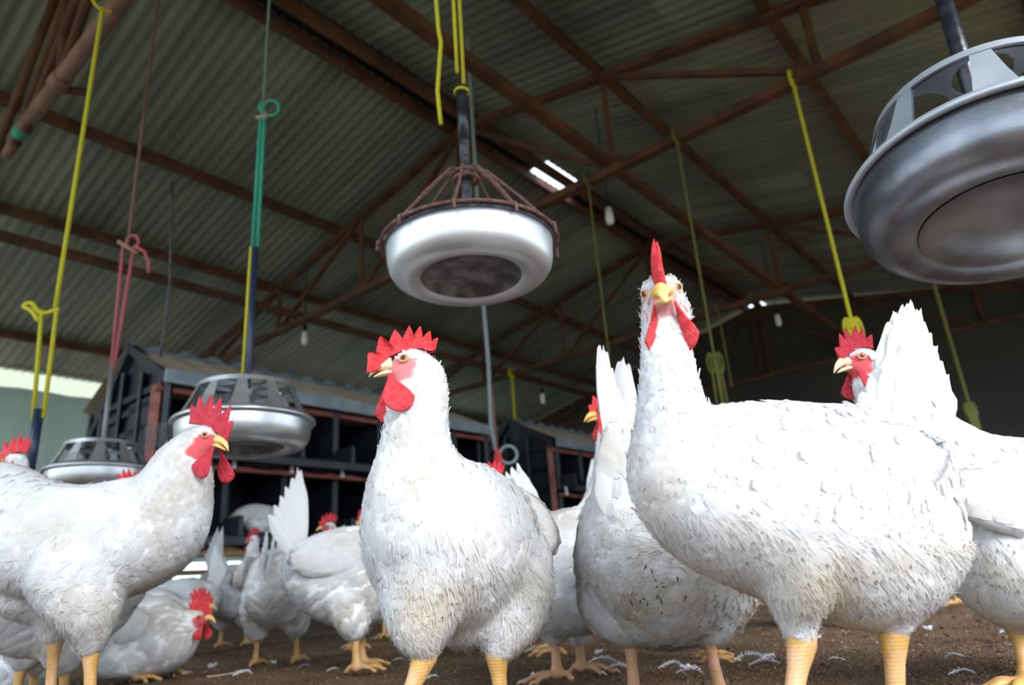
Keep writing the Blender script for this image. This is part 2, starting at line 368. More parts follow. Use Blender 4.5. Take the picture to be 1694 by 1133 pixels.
M['bounce_strip'] = mat('pale_bounce_strip', (0.55, 0.55, 0.50), 0.9, 0.0, 3, (0.65, 0.65, 0.58))
panel('bounce_apron', M['bounce_strip'], [UV(-6, 7.6, -0.11), UV(14, 7.6, -0.11), UV(14, 15, -0.11), UV(-6, 15, -0.11)], 0.02)  # unseen pale strip, added to bounce light onto the left overhang and ceiling

# ------------------------------------------------------------------ steel trusses, purlins, tie beams
NODE = 0.5225 * ZC
def truss(u, label, far=False):
    t = thing('roof_truss', label, 'roof truss', UV(u, VR, ZB)); base = UV(u, VR, ZB); w = 0.05
    def part(nm, a, b, ww=w, hh=w):
        mb = MB(); mb.beam(a, b, ww, hh); return mb.build(nm, M['rust'], t, base)
    vl, vr = VR + 4 * NODE, VR - 4 * NODE
    part('bottom_chord', UV(u, vl + 0.1, ZB), UV(u, vr - 0.1, ZB), 0.06, 0.05)
    def zt(v): return zroof(v) - 0.085
    part('top_chord', UV(u, VR, zt(VR)), UV(u, vl + 0.12, zt(vl + 0.12)), 0.06, 0.05); part('top_chord', UV(u, VR, zt(VR)), UV(u, vr - 0.12, zt(vr - 0.12)), 0.06, 0.05)
    part('king_post', UV(u, VR + 0.06, ZB), UV(u, VR + 0.06, zt(VR)), 0.035, 0.035); part('king_post', UV(u, VR - 0.06, ZB), UV(u, VR - 0.06, zt(VR)), 0.035, 0.035)
    for s in (-1, 1):
        for k in (1, 2, 3):
            v = VR + s * k * NODE; part('web_post', UV(u, v, ZB), UV(u, v, zt(v)), 0.034, 0.034)
            v2 = VR + s * (k - 1) * NODE
            part('web_brace', UV(u, v2, zt(v2)), UV(u, v, ZB), 0.034, 0.034)
        g = MB(); v = VR + s * NODE; g.box(UV(u, v, ZB + 0.03), UX * 0.004, VX * 0.07, np.array([0, 0, 0.05])); g.build('gusset_plate', M['rust'], t, base)
    return t
truss(1.41 * ZC, 'rust brown steel roof truss crossing above the wire-caged feeder')
truss(2.62 * ZC, 'second rusty steel truss seen behind the head of the white hen facing the camera')
truss(3.83 * ZC, 'farthest rusty truss standing against the dark end wall')
# nearest frame: thick round pipe with braces above it
t0 = thing('pipe_truss', 'thick pinkish brown round pipe beam with braces at the upper left corner', 'roof truss', UV(0.325 * ZC, VR, ZB)); b0 = UV(0.325 * ZC, VR, ZB); up_ = 0.325 * ZC
for nm, a, b, r in (('bottom_pipe', UV(up_, 1.63 * ZC, ZB), UV(up_, VE + 0.4, ZB), 0.036), ('pipe_sleeve', UV(up_, 1.385 * ZC, ZB), UV(up_, 1.345 * ZC, ZB), 0.044),
                    ('pipe_end', UV(up_ + 0.01, 1.70 * ZC, ZB - 0.01), UV(up_ + 0.01, 1.63 * ZC, ZB), 0.028)):
    k = MB(); k.tube([a, b], r, 16); k.build(nm, M['rust_pale'], t0, b0, True)
k = MB(); k.tube([UV(up_, 1.60 * ZC, ZB - 0.005), UV(up_, 1.57 * ZC, ZB)], 0.038, 14); setlabel(k.build('tie_wrap', M['green'], t0, b0, True), 'green cord tied around the pipe')
k = MB(); k.tube([UV(up_ - 0.02, 1.40 * ZC, ZB - 0.0), UV(up_ + 0.12, 1.36 * ZC, ZB)], 0.02, 10); k.build('bolt_stub', M['rust'], t0, b0, True)
for va, vb, za in ((1.36, 1.45, 0.28), (1.36, 1.20, 0.34), (1.62, 1.36, 0.42), (1.85, 1.55, 0.36), (1.55, 1.2, 0.42)):
    k = MB(); k.tube([UV(up_, va * ZC, ZB + (0.0 if va < 1.5 else -0.05)), UV(up_ + 0.02, vb * ZC, ZB + za * ZC)], 0.024, 10); k.build('brace', M['rust'], t0, b0, True)
def purlin(v, lab, w=0.05, h=0.075):
    p = MB(); z = zroof(v) - 0.05
    p.beam(UV(U0, v, z), UV(U1 - 0.12, v, z), w, h); o = p.build('purlin', M['rust'], None)
    tag(o, lab, 'purlin'); return o
purlin(VR + 0.09, 'rusty purlin along the left edge of the ridge gap')
purlin(VR - 0.09, 'rusty purlin along the right edge of the ridge gap')
purlin(1.922 * ZC, 'rusty purlin on the left roof slope, first below the ridge')
purlin(2.35 * ZC, 'rusty purlin on the left slope above the double tie beam')
purlin(3.07 * ZC, 'lowest rusty purlin on the left roof slope beside the bright eave')
purlin(0.76 * ZC, 'rusty purlin on the right roof slope next to the ridge', 0.05, 0.06)
purlin(0.31 * ZC, 'rusty purlin on the right roof slope above the hanging aluminium feeder')
purlin(-0.15 * ZC, 'rusty purlin on the right slope towards the open side')
for v, lab in ((0.77, 'long rusty tie beam running under the right roof slope past the daylight hole'), (2.18, 'long rusty tie beam running beneath the left roof slope')):
    p = MB(); p.beam(UV(U0, v * ZC, ZB + 0.055), UV(U1 - 0.12, v * ZC, ZB + 0.055), 0.06, 0.06); tag(p.build('tie_beam', M['rust']), lab, 'tie beam')
# hanging bulbs
def bulb(x, y, v, z, lab):
    d = ray(x, y); tt = (z - CAMH) / d[2]; P = np.array([0, 0, CAMH]) + d * tt
    t = thing('hanging_bulb', lab, 'light bulb', P, 'small white lamps under the trusses')
    a = MB(); a.tube([P + [0, 0, 0.10], [P[0], P[1], zroof(P @ VX) - 0.01]], 0.005, 6); a.build('cord', M['tube_black'], t, P)
    a = MB(); a.lathe([(0.0, 0.13), (0.018, 0.13), (0.02, 0.06), (0.0, 0.06)], P, n=12); a.build('socket', M['black'], t, P, True)
    a = MB(); a.lathe([(0.0, -0.06), (0.02, -0.055), (0.028, -0.03), (0.026, 0.02), (0.02, 0.065), (0, 0.065)], P, n=14); a.build('bulb', M['white'], t, P, True)
for x, y, z, lab in ((1008, 358, ZB - 0.05, 'small white lamp hanging near the daylight hole in the ridge'), (1287, 530, ZB - 0.05, 'small white lamp far back under the second truss'),
                     (504, 560, ZB - 0.12, 'small white lamp hanging under the left slope above the nest box'), (898, 660, ZB - 0.35, 'pale lamp hanging low over the second nest box')):
    bulb(x, y, 0, z, lab)

# ------------------------------------------------------------------ nest boxes
def nest(u0, nb, label, v0=3.54, cell=0.345):
    "two-tier row of plastic nest boxes: front plane at v0, nb cells long"
    L = nb * cell; B = UV(u0 + L / 2, v0 + 0.5, 0); t = thing('nest_box_unit', label, 'nest box', B)
    vb = v0 + 1.0; vm = v0 + 0.5; zf = 1.32; zr = 1.59; zb = 0.45
    def P(nm, m, fn, lab=None, smooth=False, par=None):
        k = MB(); fn(k); o = k.build(nm, m, par or t, B, smooth)
        if lab: o['label'] = lab
        return o
    Z3 = np.array([0, 0, 1.0])
    # pitched roof
    for s, va in ((1, v0 - 0.05), (-1, vb + 0.05)):
        def f(k, va=va):
            n_ = 60; vs = []
            for i in range(n_ + 1):
                u = u0 - 0.03 + (L + 0.06) * i / n_
                for v, z in ((va, zf + 0.0), (vm, zr)): vs.append(UV(u, v, z + 0.004 * math.cos(i * 1.3)))
            k.add(vs, [(2 * i, 2 * i + 2, 2 * i + 3, 2 * i + 1) for i in range(n_)]); k.add([p + [0, 0, 0.008] for p in vs], [(2 * i, 2 * i + 1, 2 * i + 3, 2 * i + 2) for i in range(n_)])
        P('roof_sheet', M['nestroof'], f)
    # scalloped ridge cap
    def f(k):
        n_ = int(L / 0.021); vs = []
        for i in range(n_ + 1):
            u = u0 - 0.02 + (L + 0.04) * i / n_; sc = 0.5 + 0.5 * math.cos(i * 2 * PI / 8.0)
            vs += [UV(u, vm - 0.035, zr - 0.015), UV(u, vm, zr + 0.022 + 0.03 * sc), UV(u, vm + 0.09, zr - 0.03)]
        k.add(vs, [(3 * i + j, 3 * i + 3 + j, 3 * i + 4 + j, 3 * i + 1 + j) for i in range(n_) for j in range(2)])
    P('ridge_cap', M['nestedge'], f)
    P('front_gutter', M['nestedge'], lambda k: k.box(UV(u0 + L / 2, v0 - 0.06, zf - 0.03), UX * (L / 2 + .04), VX * 0.012, Z3 * 0.036))
    # end panels with gable and openings made of bars
    for u in (u0, u0 + L):
        def f(k, u=u):
            e = 0.016
            k.beam(UV(u, v0, zf - 0.02), UV(u, vm, zr), 0.04, 0.05); k.beam(UV(u, vb, zf - 0.25), UV(u, vm, zr), 0.05, 0.05)
            for v in (v0 + 0.06, v0 + 0.30, vm + 0.05, v0 + 0.80, vb - 0.03): k.beam(UV(u, v, zb), UV(u, v, zf - 0.03 + 0.18 * (1 - abs(v - vm) * 2)), e, 0.06)
            for z in (zb, 0.62, 0.80, 0.93, 1.08, 1.20, 1.28): k.beam(UV(u, v0, z), UV(u, vb, z), e, 0.035)
            k.box(UV(u + 0.02, vm, 0.85), UX * 0.005, VX * 0.49, Z3 * 0.38)
            k.add([UV(u + .02, v0, zf - .1), UV(u + .02, vb, zf - .15), UV(u + .02, vm, zr - .02)], [(0, 1, 2)])
        P('end_frame', M['navy'], f)
    # red brown posts and perch rails
    for u in (u0 - 0.03, u0 + L + 0.03):
        P('post', M['nestred'], lambda k, u=u: k.beam(UV(u, v0 + 0.03, 0.0), UV(u, v0 + 0.03, zf - 0.06), 0.05, 0.05))
        P('post', M['nestred'], lambda k, u=u: k.beam(UV(u, vb + 0.02, 0.0), UV(u, vb + 0.02, 0.98), 0.05, 0.05))
    for z, v in ((1.235, v0 - 0.0), (0.845, v0 - 0.06)):
        P('perch_rail', M['nestred'], lambda k, z=z, v=v: k.tube([UV(u0 - 0.06, v, z), UV(u0 + L + 0.06, v, z)], 0.017, 10))
    P('bottom_board', M['wood'], lambda k: k.box(UV(u0 + L / 2, v0 - 0.02, 0.435), UX * (L / 2 + .05), VX * 0.02, Z3 * 0.028), 'raw wooden board under the front')
    # tiers: floor tray, back, dividers, scalloped front lips
    for zt, h in ((0.48, 0.36), (0.90, 0.34)):
        P('tier_floor', M['navy'], lambda k, zt=zt: (k.box(UV(u0 + L / 2, vm - 0.05, zt), UX * L / 2, VX * 0.55, Z3 * 0.012), k.box(UV(u0 + L / 2, v0 - 0.17, zt - 0.012), UX * L / 2, VX * 0.012, Z3 * 0.02), k.box(UV(u0 + L / 2, v0 - 0.08, zt + .02), UX * L / 2, VX * 0.010, Z3 * 0.014)))
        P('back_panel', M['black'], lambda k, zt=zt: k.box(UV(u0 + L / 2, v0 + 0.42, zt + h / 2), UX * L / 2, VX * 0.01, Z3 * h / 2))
        for i in range(nb + 1):
            u = u0 + i * cell
            P('divider', M['navy'], lambda k, zt=zt, u=u: (k.box(UV(u, v0 + 0.2, zt + h / 2), UX * 0.008, VX * 0.22, Z3 * h / 2), k.box(UV(u, v0 - 0.09, zt + 0.06), UX * 0.012, VX * 0.10, Z3 * 0.05), k.beam(UV(u, v0 - 0.02, zt), UV(u, v0 - 0.02, zt + h + .02), 0.03, 0.03)))
            if i < nb:
                def lip(k, zt=zt, u=u):
                    n_ = 16; vs = []
                    for q in range(n_ + 1):
                        s_ = q / n_; zz = zt + 0.11 - 0.075 * math.sin(PI * s_) ** 0.8
                        vs += [UV(u + cell * s_, v0 - 0.02 - 0.03 * math.sin(PI * s_), zt - 0.0), UV(u + cell * s_, v0 - 0.02 - 0.06 * math.sin(PI * s_), zz)]
                    k.add(vs, [(2 * q, 2 * q + 2, 2 * q + 3, 2 * q + 1) for q in range(n_)]); k.add([p + VX * 0.01 for p in vs], [(2 * q, 2 * q + 1, 2 * q + 3, 2 * q + 2) for q in range(n_)])
                P('front_lip', M['navy'], lip, smooth=True)
                P('egg_tray', M['navy'], lambda k, zt=zt, u=u: k.ellip(UV(u + cell / 2, v0 - 0.05, zt - 0.005), [UX * cell * 0.43, VX * 0.12, Z3 * 0.05], 20, 8), smooth=True)
        for i in range(nb + 1):
            if zt < 0.6: P('rail_bracket', M['white'], lambda k, u=u0 + i * cell: k.tube([UV(u, v0 - 0.08, 0.91), UV(u, v0 - 0.085, 0.84)], 0.012, 8))
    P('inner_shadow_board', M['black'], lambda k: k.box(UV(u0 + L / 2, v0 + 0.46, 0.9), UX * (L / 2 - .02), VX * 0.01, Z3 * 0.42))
    for u in (u0 + 0.1, u0 + L - 0.1): P('foot_post', M['navy'], lambda k, u=u: k.beam(UV(u, v0 + 0.15, 0), UV(u, v0 + 0.15, 0.46), 0.05, 0.05))
    return t
nest(1.53, 7, 'dark navy two-tier nest box with dusty roof behind the left hanging feeders')
nest(4.85, 6, 'dark nest box farther back, seen between the centre hen and the hen with raised tail')
# crate and mesh basket beside the near nest box
mb = MB(); c0 = W(272, 718, 3.36); R3 = np.eye(3)
bk = thing('wire_basket', 'small grey wire mesh basket hanging on the near nest box beside the feeder', 'basket', c0)
for i in range(9):
    a = (i - 4) * 0.014
    for (ax, bx) in ((np.array([0.085, 0.03, 0.02]), np.array([-0.01, 0, 0.06])),):
        mb.tube([c0 + ax / nrm(ax).dot([1, 0, 0]) * 0 + nrm(ax) * -0.08 + nrm(bx) * a, c0 + nrm(ax) * 0.08 + nrm(bx) * a], 0.0018, 5)
for i in range(12):
    a = (i - 5.5) * 0.0145; ax = nrm([0.085, 0.03, 0.02]); bx = nrm([-0.01, 0, 0.06]); mb.tube([c0 + ax * a - bx * 0.056, c0 + ax * a + bx * 0.056], 0.0018, 5)
mb.build('wire_mesh', M['rod'], bk, c0)
mb = MB(); mb.tube([c0 + [0, .02, 0.05], c0 + [0.02, 0.12, 0.14]], 0.003, 5); mb.build('hook', M['rod'], bk, c0)

# ------------------------------------------------------------------ feeders
PAN = [(0.0, -0.056), (0.045, -0.056), (0.098, -0.060), (0.112, -0.074), (0.125, -0.081), (0.145, -0.083), (0.163, -0.079), (0.176, -0.070), (0.185, -0.056), (0.189, -0.036), (0.190, -0.015), (0.191, 0.0)]
def prof_thick(p, th=0.003):
    q = [(max(0, r - (th if r > 0.1 else 0)), z + (th if r < 0.18 else 0)) for r, z in p][::-1]
    return p + q
def grid_plate(k, c, ax, r0, r1, holes, th=0.003, n=300, m=36):
    "flat ring with round cut-outs"
    ax = nrm(ax); a = nrm(np.cross(ax, [0, 1, 0.3])); b = np.cross(ax, a)
    vs = []; fs = []
    for i in range(m + 1):
        r = r0 + (r1 - r0) * i / m
        for q in range(n): th_ = 2 * PI * q / n; vs.append(c + r * (math.cos(th_) * a + math.sin(th_) * b))
    for i in range(m):
        for q in range(n):
            rm = r0 + (r1 - r0) * (i + .5) / m; tm = 2 * PI * (q + .5) / n; x, y = rm * math.cos(tm), rm * math.sin(tm)
            if any((x - hx) ** 2 + (y - hy) ** 2 < hr * hr for hx, hy, hr in holes): continue
            q2 = (q + 1) % n; fs.append((i * n + q, i * n + q2, (i + 1) * n + q2, (i + 1) * n + q))
    k.add(vs, fs); k.add([v - ax * th for v in vs], [f[::-1] for f in fs])
def feeder(label, X, Y, z, ax=(0, 0, 1), R=0.2, kind='grill', alu='alu', base='alu_dirty', pipe='tube_black', pipe_r=0.012, pipe_len=0.25, ringr=0.135, ringh=0.11, rot=0.1, ns=11, frame_m=None):
    frame_m = frame_m or alu
    P = np.array([X, Y, z], float); ax = nrm(ax); t = thing('hanging_feeder', label, 'poultry feeder', P)
    sc = R / 0.2
    k = MB(); k.lathe(prof_thick([(r * sc, zz * sc) for r, zz in PAN]), P, ax, 72); pan = k.build('feed_pan', M[alu], t, P, True)
    k = MB(); k.lathe([(0.0, -0.058 * sc), (0.045 * sc, -0.058 * sc), (0.099 * sc, -0.0620 * sc), (0.110 * sc, -0.0740 * sc), (0.114 * sc, -0.0770 * sc)], P, ax, 60); setlabel(k.build('pan_centre', M[base], pan, P, True), 'dull stained centre of the underside')
    if kind == 'grill':
        k = MB(); k.lathe([(0.186 * sc, -0.004), (0.200 * sc, -0.009), (0.203 * sc, -0.004), (0.198 * sc, 0.004), (0.180 * sc, 0.014), (0.176 * sc, 0.012), (0.186 * sc, 0.0)], P, ax, 80, True); k.build('rim', M[frame_m], t, P, True)
        a = nrm(np.cross(ax, [0, 1, 0.3])); b = np.cross(ax, a); g = MB()
        r0, r1 = 0.180 * sc, ringr; h1 = ringh
        for i in range(ns):
            th = 2 * PI * i / ns + rot; vs = []
            for side in (-1, 1):
                for (r, hh, w) in ((r0, 0.010, 0.026 * sc), (r0 * .55 + r1 * .45, 0.45 * h1, 0.019 * sc), (r1, h1 - 0.004, 0.011 * sc)):
                    d = math.cos(th) * a + math.sin(th) * b; s_ = -math.sin(th) * a + math.cos(th) * b
                    vs.append(P + d * r + s_ * w * side + ax * hh)
            o = 3; g.add(vs, [(0, 3, 4, 1), (1, 4, 5, 2)]); g.add([v - ax * 0.002 - nrm(v - P) * 0.0 + (math.cos(th) * a + math.sin(th) * b) * -0.003 for v in vs], [(0, 1, 4, 3), (1, 2, 5, 4)])
        g.lathe([(r1 + 0.006, h1 - 0.016), (r1 + 0.002, h1 - 0.002), (r1 - 0.006, h1), (r1 - 0.018, h1), (r1 - 0.018, h1 - 0.003), (r1 - 0.004, h1 - 0.005), (r1 + 0.002, h1 - 0.016)], P, ax, 72, True)
        g.build('grill', M[frame_m], t, P)
        g = MB(); nh = 6; grid_plate(g, P + ax * (h1 - 0.003), ax, 0.030, r1 - 0.012, [(0.62 * r1 * math.cos(2 * PI * j / nh), 0.62 * r1 * math.sin(2 * PI * j / nh), 0.27 * r1) for j in range(nh)])
        g.build('spider_plate', M[frame_m], t, P)
        g = MB(); g.lathe([(0.022, h1 - 0.01), (0.024, 0.05), (0.09 * sc, 0.0), (0.13 * sc, -0.03)], P, ax, 40); g.build('feed_cone', M[alu], t, P, True)
    else:
        g = MB(); g.lathe([(0.190 * sc, -0.004), (0.196 * sc, -0.003), (0.196 * sc, 0.004), (0.190 * sc, 0.004)], P, ax, 72, True); g.build('rim', M['tube_grey'], t, P, True)
        a = np.array([1.0, 0, 0]); b = np.array([0, 1.0, 0]); cz = 0.192
        g = MB(); g.tube([P + 0.203 * sc * (math.cos(q * PI / 30) * a + math.sin(q * PI / 30) * b) + [0, 0, 0.005] for q in range(61)], 0.0038, 8)
        setlabel(g.build('cage_ring', M['rust_wire'], t, P, True), 'rusty wire ring')
        g = MB(); g.tube([P + 0.036 * (math.cos(q * PI / 12) * a + math.sin(q * PI / 12) * b) + [0, 0, cz] for q in range(25)], 0.0045, 8)
        g.tube([P + 0.030 * (math.cos(q * PI / 12) * a + math.sin(q * PI / 12) * b) + [0, 0, cz - 0.012] for q in range(25)], 0.0045, 8)
        g.build('cage_collar', M['rust_wire'], t, P, True)
        for i in range(10):
            th = 2 * PI * i / 10 + 0.2; d = math.cos(th) * a + math.sin(th) * b
            for dd, wv in ((0.0, 0.008),):
                s_ = -math.sin(th) * a + math.cos(th) * b; g = MB()
                g.tube([P + d * 0.030 + [0, 0, cz - 0.01], P + d * 0.038 + [0, 0, cz + 0.008], P + d * 0.055 + s_ * wv * .3 + [0, 0, cz - 0.004], P + d * 0.13 + s_ * wv + [0, 0, cz * 0.52],
                        P + d * 0.196 * sc + s_ * wv + [0, 0, 0.014], P + d * 0.209 * sc + s_ * wv + [0, 0, 0.006], P + d * 0.210 * sc + s_ * wv * 1.2 + [0, 0, -0.016]], 0.0034, 7)
                g.build('cage_wire', M['rust_wire'], t, P, True)
    k = MB(); k.tube([P + ax * -0.04, P + ax * pipe_len * .5, P + ax * pipe_len], pipe_r, 16)
    k.build('pipe', M[pipe], t, P, True)
    return t, P + ax * pipe_len
def rope(label, pts, r, m, parts=(), group=None, cat='rope'):
    "parts: (name, points, radius, material, label)"
    parts = [(a_, crom(b_, 28) if 4 < len(b_) < 9 else b_, (c_ if not hasattr(c_, '__len__') or len(b_) < 5 else c_), d_, e_) for a_, b_, c_, d_, e_ in parts]
    base = pts[-1]; t = thing('hanging_rope', label, cat, base, group)
    def tw(pts):
        out = []
        for i in range(len(pts) - 1):
            a = np.array(pts[i], float); b = np.array(pts[i + 1], float); n_ = max(1, min(12, int(np.linalg.norm(b - a) / 0.12)))
            out += [a + (b - a) * j / n_ for j in range(n_)]
        return out + [np.array(pts[-1], float)]
    k = MB(); k.tube(tw(pts), r, 8); k.build('cord', M[m], t, base, True)
    for nm, pp, rr, mm, lb in parts:
        k = MB(); k.tube(pp, rr, 8); o = k.build(nm, M[mm], t, base, True)
        if lb: o['label'] = lb
    return t
def loop(c, a, b, ra, rb, n=16, s=0, e=2 * PI):
    return [np.array(c) + nrm(a) * ra * math.cos(s + (e - s) * i / n) + nrm(b) * rb * math.sin(s + (e - s) * i / n) for i in range(n + 1)]
X3 = np.array([1.0, 0, 0]); Z3 = np.array([0, 0, 1.0])
def V(X, Y, ypx): return np.array([X, Y, zat(X, Y, ypx)])

# centre feeder in a rusty wire cage
fX, fY, fz = -0.081, 1.442, 0.907
_, top = feeder('aluminium feed pan in a rusty wire cage hanging above the centre hen', fX, fY, fz, kind='cage', alu='alu_white', R=0.2, pipe='tube_grey', pipe_r=0.0125, pipe_len=0.05)
zp = zat(fX, fY, 150); pt = MB(); pt.tube([[fX, fY, fz + .04], [fX, fY, fz + .1], [fX, fY, zat(fX, fY, 235)]], 0.0125, 16)
ct = [o for o in bpy.data.objects if o.name.startswith('hanging_feeder')][-1]
pt.build('pipe', M['tube_grey'], ct, (fX, fY, fz), True)
pt = MB(); pt.tube([[fX, fY, zat(fX, fY, 235)], [fX, fY, zp]], 0.0135, 16); setlabel(pt.build('pipe_sleeve', M['tube_black'], ct, (fX, fY, fz), True), 'black plastic upper pipe')
topz = zroof(fX * VX[0] + fY * VX[1])
rope('bright yellow double rope holding the wire-caged feeder', [[fX - 0.005, fY - .012, topz], [fX - 0.007, fY - 0.016, zat(fX, fY, 128)]], 0.0048, 'yellow',
     [('cord', [[fX + 0.012, fY - .012, topz], [fX + 0.008, fY - .016, zat(fX, fY, 146)]], 0.0048, 'yellow', None),
      ('knot', loop([fX, fY, zat(fX, fY, 152)], X3, [0, 1, 0], 0.016, 0.016), 0.004, 'yellow', None)])
tl = [V(fX - 0.052 + dx, fY - 0.02, y) for y, dx in ((-300, 0.012), (-60, 0.0), (0, 0.0), (50, 0.003), (70, 0.008), (92, 0.004), (120, -0.001), (150, -0.006), (175, -0.004), (206, -0.001))]
rope('loose wavy yellow rope end dangling left of the caged feeder', tl, 0.0052, 'yellow')

# left feeder, green rope
lX, lY, lz = -0.807, 2.005, 0.676
lt, top = feeder('aluminium grill feeder on a green rope above the white hen in profile', lX, lY, lz, alu='alu', pipe='tube_blue', pipe_r=0.011, pipe_len=zat(lX, lY, 410) - lz, base='alu_dirty', rot=0.15)
k = MB(); k.tube([[lX - 0.012, lY - 0.008, lz + 0.12], [lX - 0.010, lY - 0.008, top[2]]], 0.005, 8); setlabel(k.build('pipe_stripe', M['yellow'], lt, (lX, lY, lz), True), 'yellow cord running along the blue pipe')
gk = V(lX, lY, 192)
rope('green rope knotted with a loop above the left grill feeder', [[lX, lY, zroof(-0.8 * VX[0] + 2 * VX[1])], gk], 0.0052, 'greendull',
     [('lower_cord', [gk + [-.006, 0, 0], top + [-.008, 0, 0.0]], 0.0062, 'green', 'bright green lower cord'), ('lower_cord', [gk + [.006, 0, 0], top + [.008, 0, 0.0]], 0.0062, 'green', 'bright green lower cord'),
      ('knot_loop', loop(gk + [0.028, 0, 0.03], X3, Z3, 0.028, 0.032), 0.005, 'green', None), ('knot_end', [gk, gk + [-0.012, 0, 0.04], gk + [-.006, 0, 0.06]], 0.005, 'green', None),
      ('toggle', [gk + [-0.022, 0, -0.008], gk + [0.02, 0, 0.0]], 0.008, 'stick', 'small wooden toggle')])
# far left feeder, pink rope
pX, pY, pz = -1.71, 2.80, 0.718
pX2, pY2 = -1.71 + 0.05, 2.80
_, top = feeder('smaller-looking aluminium grill feeder on a pink rope at the left', pX, pY, pz, alu='alu', pipe='rod', pipe_r=0.010, pipe_len=zat(pX, pY, 603) - pz, rot=0.35)
pk = V(pX, pY, 408)
rope('long pink rope with a stick knotted in it, hanging left of the green rope', [[pX, pY, zroof(3.1)], pk], 0.007, 'pinkdull',
     [('lower_cord', [pk + [-.02, 0, 0], top + [-.004, 0, -0.03]], 0.0075, 'pink', 'bright pink lower cord'), ('lower_cord', [pk + [.03, 0, 0], top + [.006, 0, -0.03]], 0.0075, 'pink', 'bright pink lower cord'),
      ('toggle', [pk + [-0.045, 0, 0.03], pk + [0.05, 0, -0.04]], 0.009, 'stick', 'wooden stick through the knot'), ('knot_loop', loop(pk + [0.02, 0, 0.02], X3, Z3, 0.028, 0.035), 0.007, 'pink', None),
      ('loose_end', [pk + [0.03, 0, 0], pk + [0.08, 0, -0.03], pk + [0.105, 0, -0.09], pk + [0.11, 0, -0.14]], 0.007, 'pink', None)])
# yellow rope from the round pipe beam
yA = W(170, 12, 1.0); d = yA - [0, 0, CAMH]; yA = np.array([0, 0, CAMH]) + d * ((ZB - 0.03 - CAMH) / d[2]); yk = V(yA[0], yA[1], 512)
yt = zat(yA[0], yA[1], 692)
rope('tall yellow rope tied to the round pipe beam at the left edge', [yA + [0, 0, 0.0], yk], 0.0075, 'yellow',
     [('lower_cord', [yk + [0.006, 0, 0], [yA[0] + 0.018, yA[1], yt]], 0.007, 'yellow', None), ('lower_cord', [yk + [-0.045, 0, 0], [yA[0] - 0.016, yA[1], yt]], 0.007, 'yellow', None),
      ('tie', loop(yA + [0, 0, 0.03], UX, Z3, 0.042, 0.045), 0.007, 'yellow', None), ('knot', [yk + [0.015, 0, 0.0], yk + [-0.045, 0, -0.01], yk + [-0.085, 0, 0.03], yk + [-0.11, 0, 0.02], yk + [-0.08, 0, 0.0], yk + [-0.05, 0, -0.04]], 0.008, 'yellow', None),
      ('pipe', [[yA[0], yA[1], yt + 0.03], [yA[0], yA[1], zat(yA[0], yA[1], 800)]], 0.015, 'tube_blue', 'blue pipe at the lower end')])
# big tilted feeder upper right
bP = np.array([0.714, 0.883, 0.670]); bax = nrm([0.13, 0.125, 1.0])
_, btop = feeder('large tilted aluminium grill feeder close to the camera at the upper right', *bP, ax=bax, alu='alu_worn', base='alu_worn', pipe='tube_black', pipe_r=0.0125, pipe_len=0.62, ringr=0.141, ringh=0.125, rot=0.30, ns=9, frame_m='alu_pale')
bt2 = btop.copy(); bt2[2] = zroof(btop @ VX) - .01; bt2[:2] = btop[:2] + bax[:2] * (bt2[2] - btop[2])
rope('rope carrying the large tilted feeder up to the roof, above its black pipe', [bt2, btop - bax * .03], 0.006, 'yellow')
# ropes on the far side
def chord_rope(x, y, U, label, lowy, m='yellow', r=0.008, fatlow=None, knotpx=None):
    d = ray(x, y); tt = (U) / (d @ UX); P = np.array([0, 0, CAMH]) + d * tt; P[2] = ZB - 0.0
    low = V(P[0], P[1], lowy); parts = [('tie', loop(P + [0, 0, 0.0], VX * 0 + UX, Z3, 0.045, 0.05), r, m, None)]
    if fatlow:
        kk = V(P[0], P[1], fatlow)
        parts += [('lower_cord', [kk + [0.02 * s, 0, 0], low + [0.026 * s, 0, 0]], r, m, None) for s in (-1, 0.3, 1)]
        parts += [('knot_loop', loop(kk + [s * 0.022, 0, -0.05], X3, Z3, 0.018, 0.055), r * .8, m, None) for s in (-1, 1)]
    return rope(label, [P, low], r, m, parts)
chord_rope(1310, 130, 1.41 * ZC - 0.03, 'bright yellow rope hanging from the first truss to the head behind the raised tail', 590, 'yellow', 0.0085, 528)
chord_rope(1120, 235, 1.41 * ZC - 0.03, 'dull olive rope hanging from the first truss right of the hen facing the camera', 668, 'olive', 0.006, 585)
chord_rope(975, 320, 1.41 * ZC - 0.03, 'thin olive rope hanging just left of the comb of the hen facing the camera', 720, 'olive', 0.005)
chord_rope(1540, 455, 2.62 * ZC - 0.04, 'olive yellow rope farthest right, below the big tilted feeder', 745, 'olive', 0.014, 668)
chord_rope(1172, 425, 2.62 * ZC - 0.04, 'faint olive rope hanging from the second truss in the distance', 640, 'olive', 0.009)
chord_rope(838, 500, 2.62 * ZC - 0.04, 'yellow rope with a side knot hanging below the wire-caged feeder', 770, 'yellow', 0.014)
hy = 3.4; h0 = W(800, 505, hy); 
rope('grey hose with a coil and red cloth hanging behind the centre hen', [[h0[0], h0[1], zroof(h0 @ VX) - 0.01], h0, W(808, 600, hy), W(812, 700, hy), W(820, 745, hy)], 0.010, 'greyrope',
     [('coil', loop(W(841, 752, hy), X3, Z3, 0.042, 0.043, 24), 0.008, 'greyrope', None), ('red_cord', [W(812, 640, hy), W(822, 745, hy)], 0.008, 'pinkdull', 'faded pink cord'),
      ('red_cloth', [W(822, 742, hy), W(824, 755, hy), W(826, 775, hy), W(827, 800, hy)], [0.01, 0.02, 0.017, 0.014], 'redcloth', 'red cloth strip')])
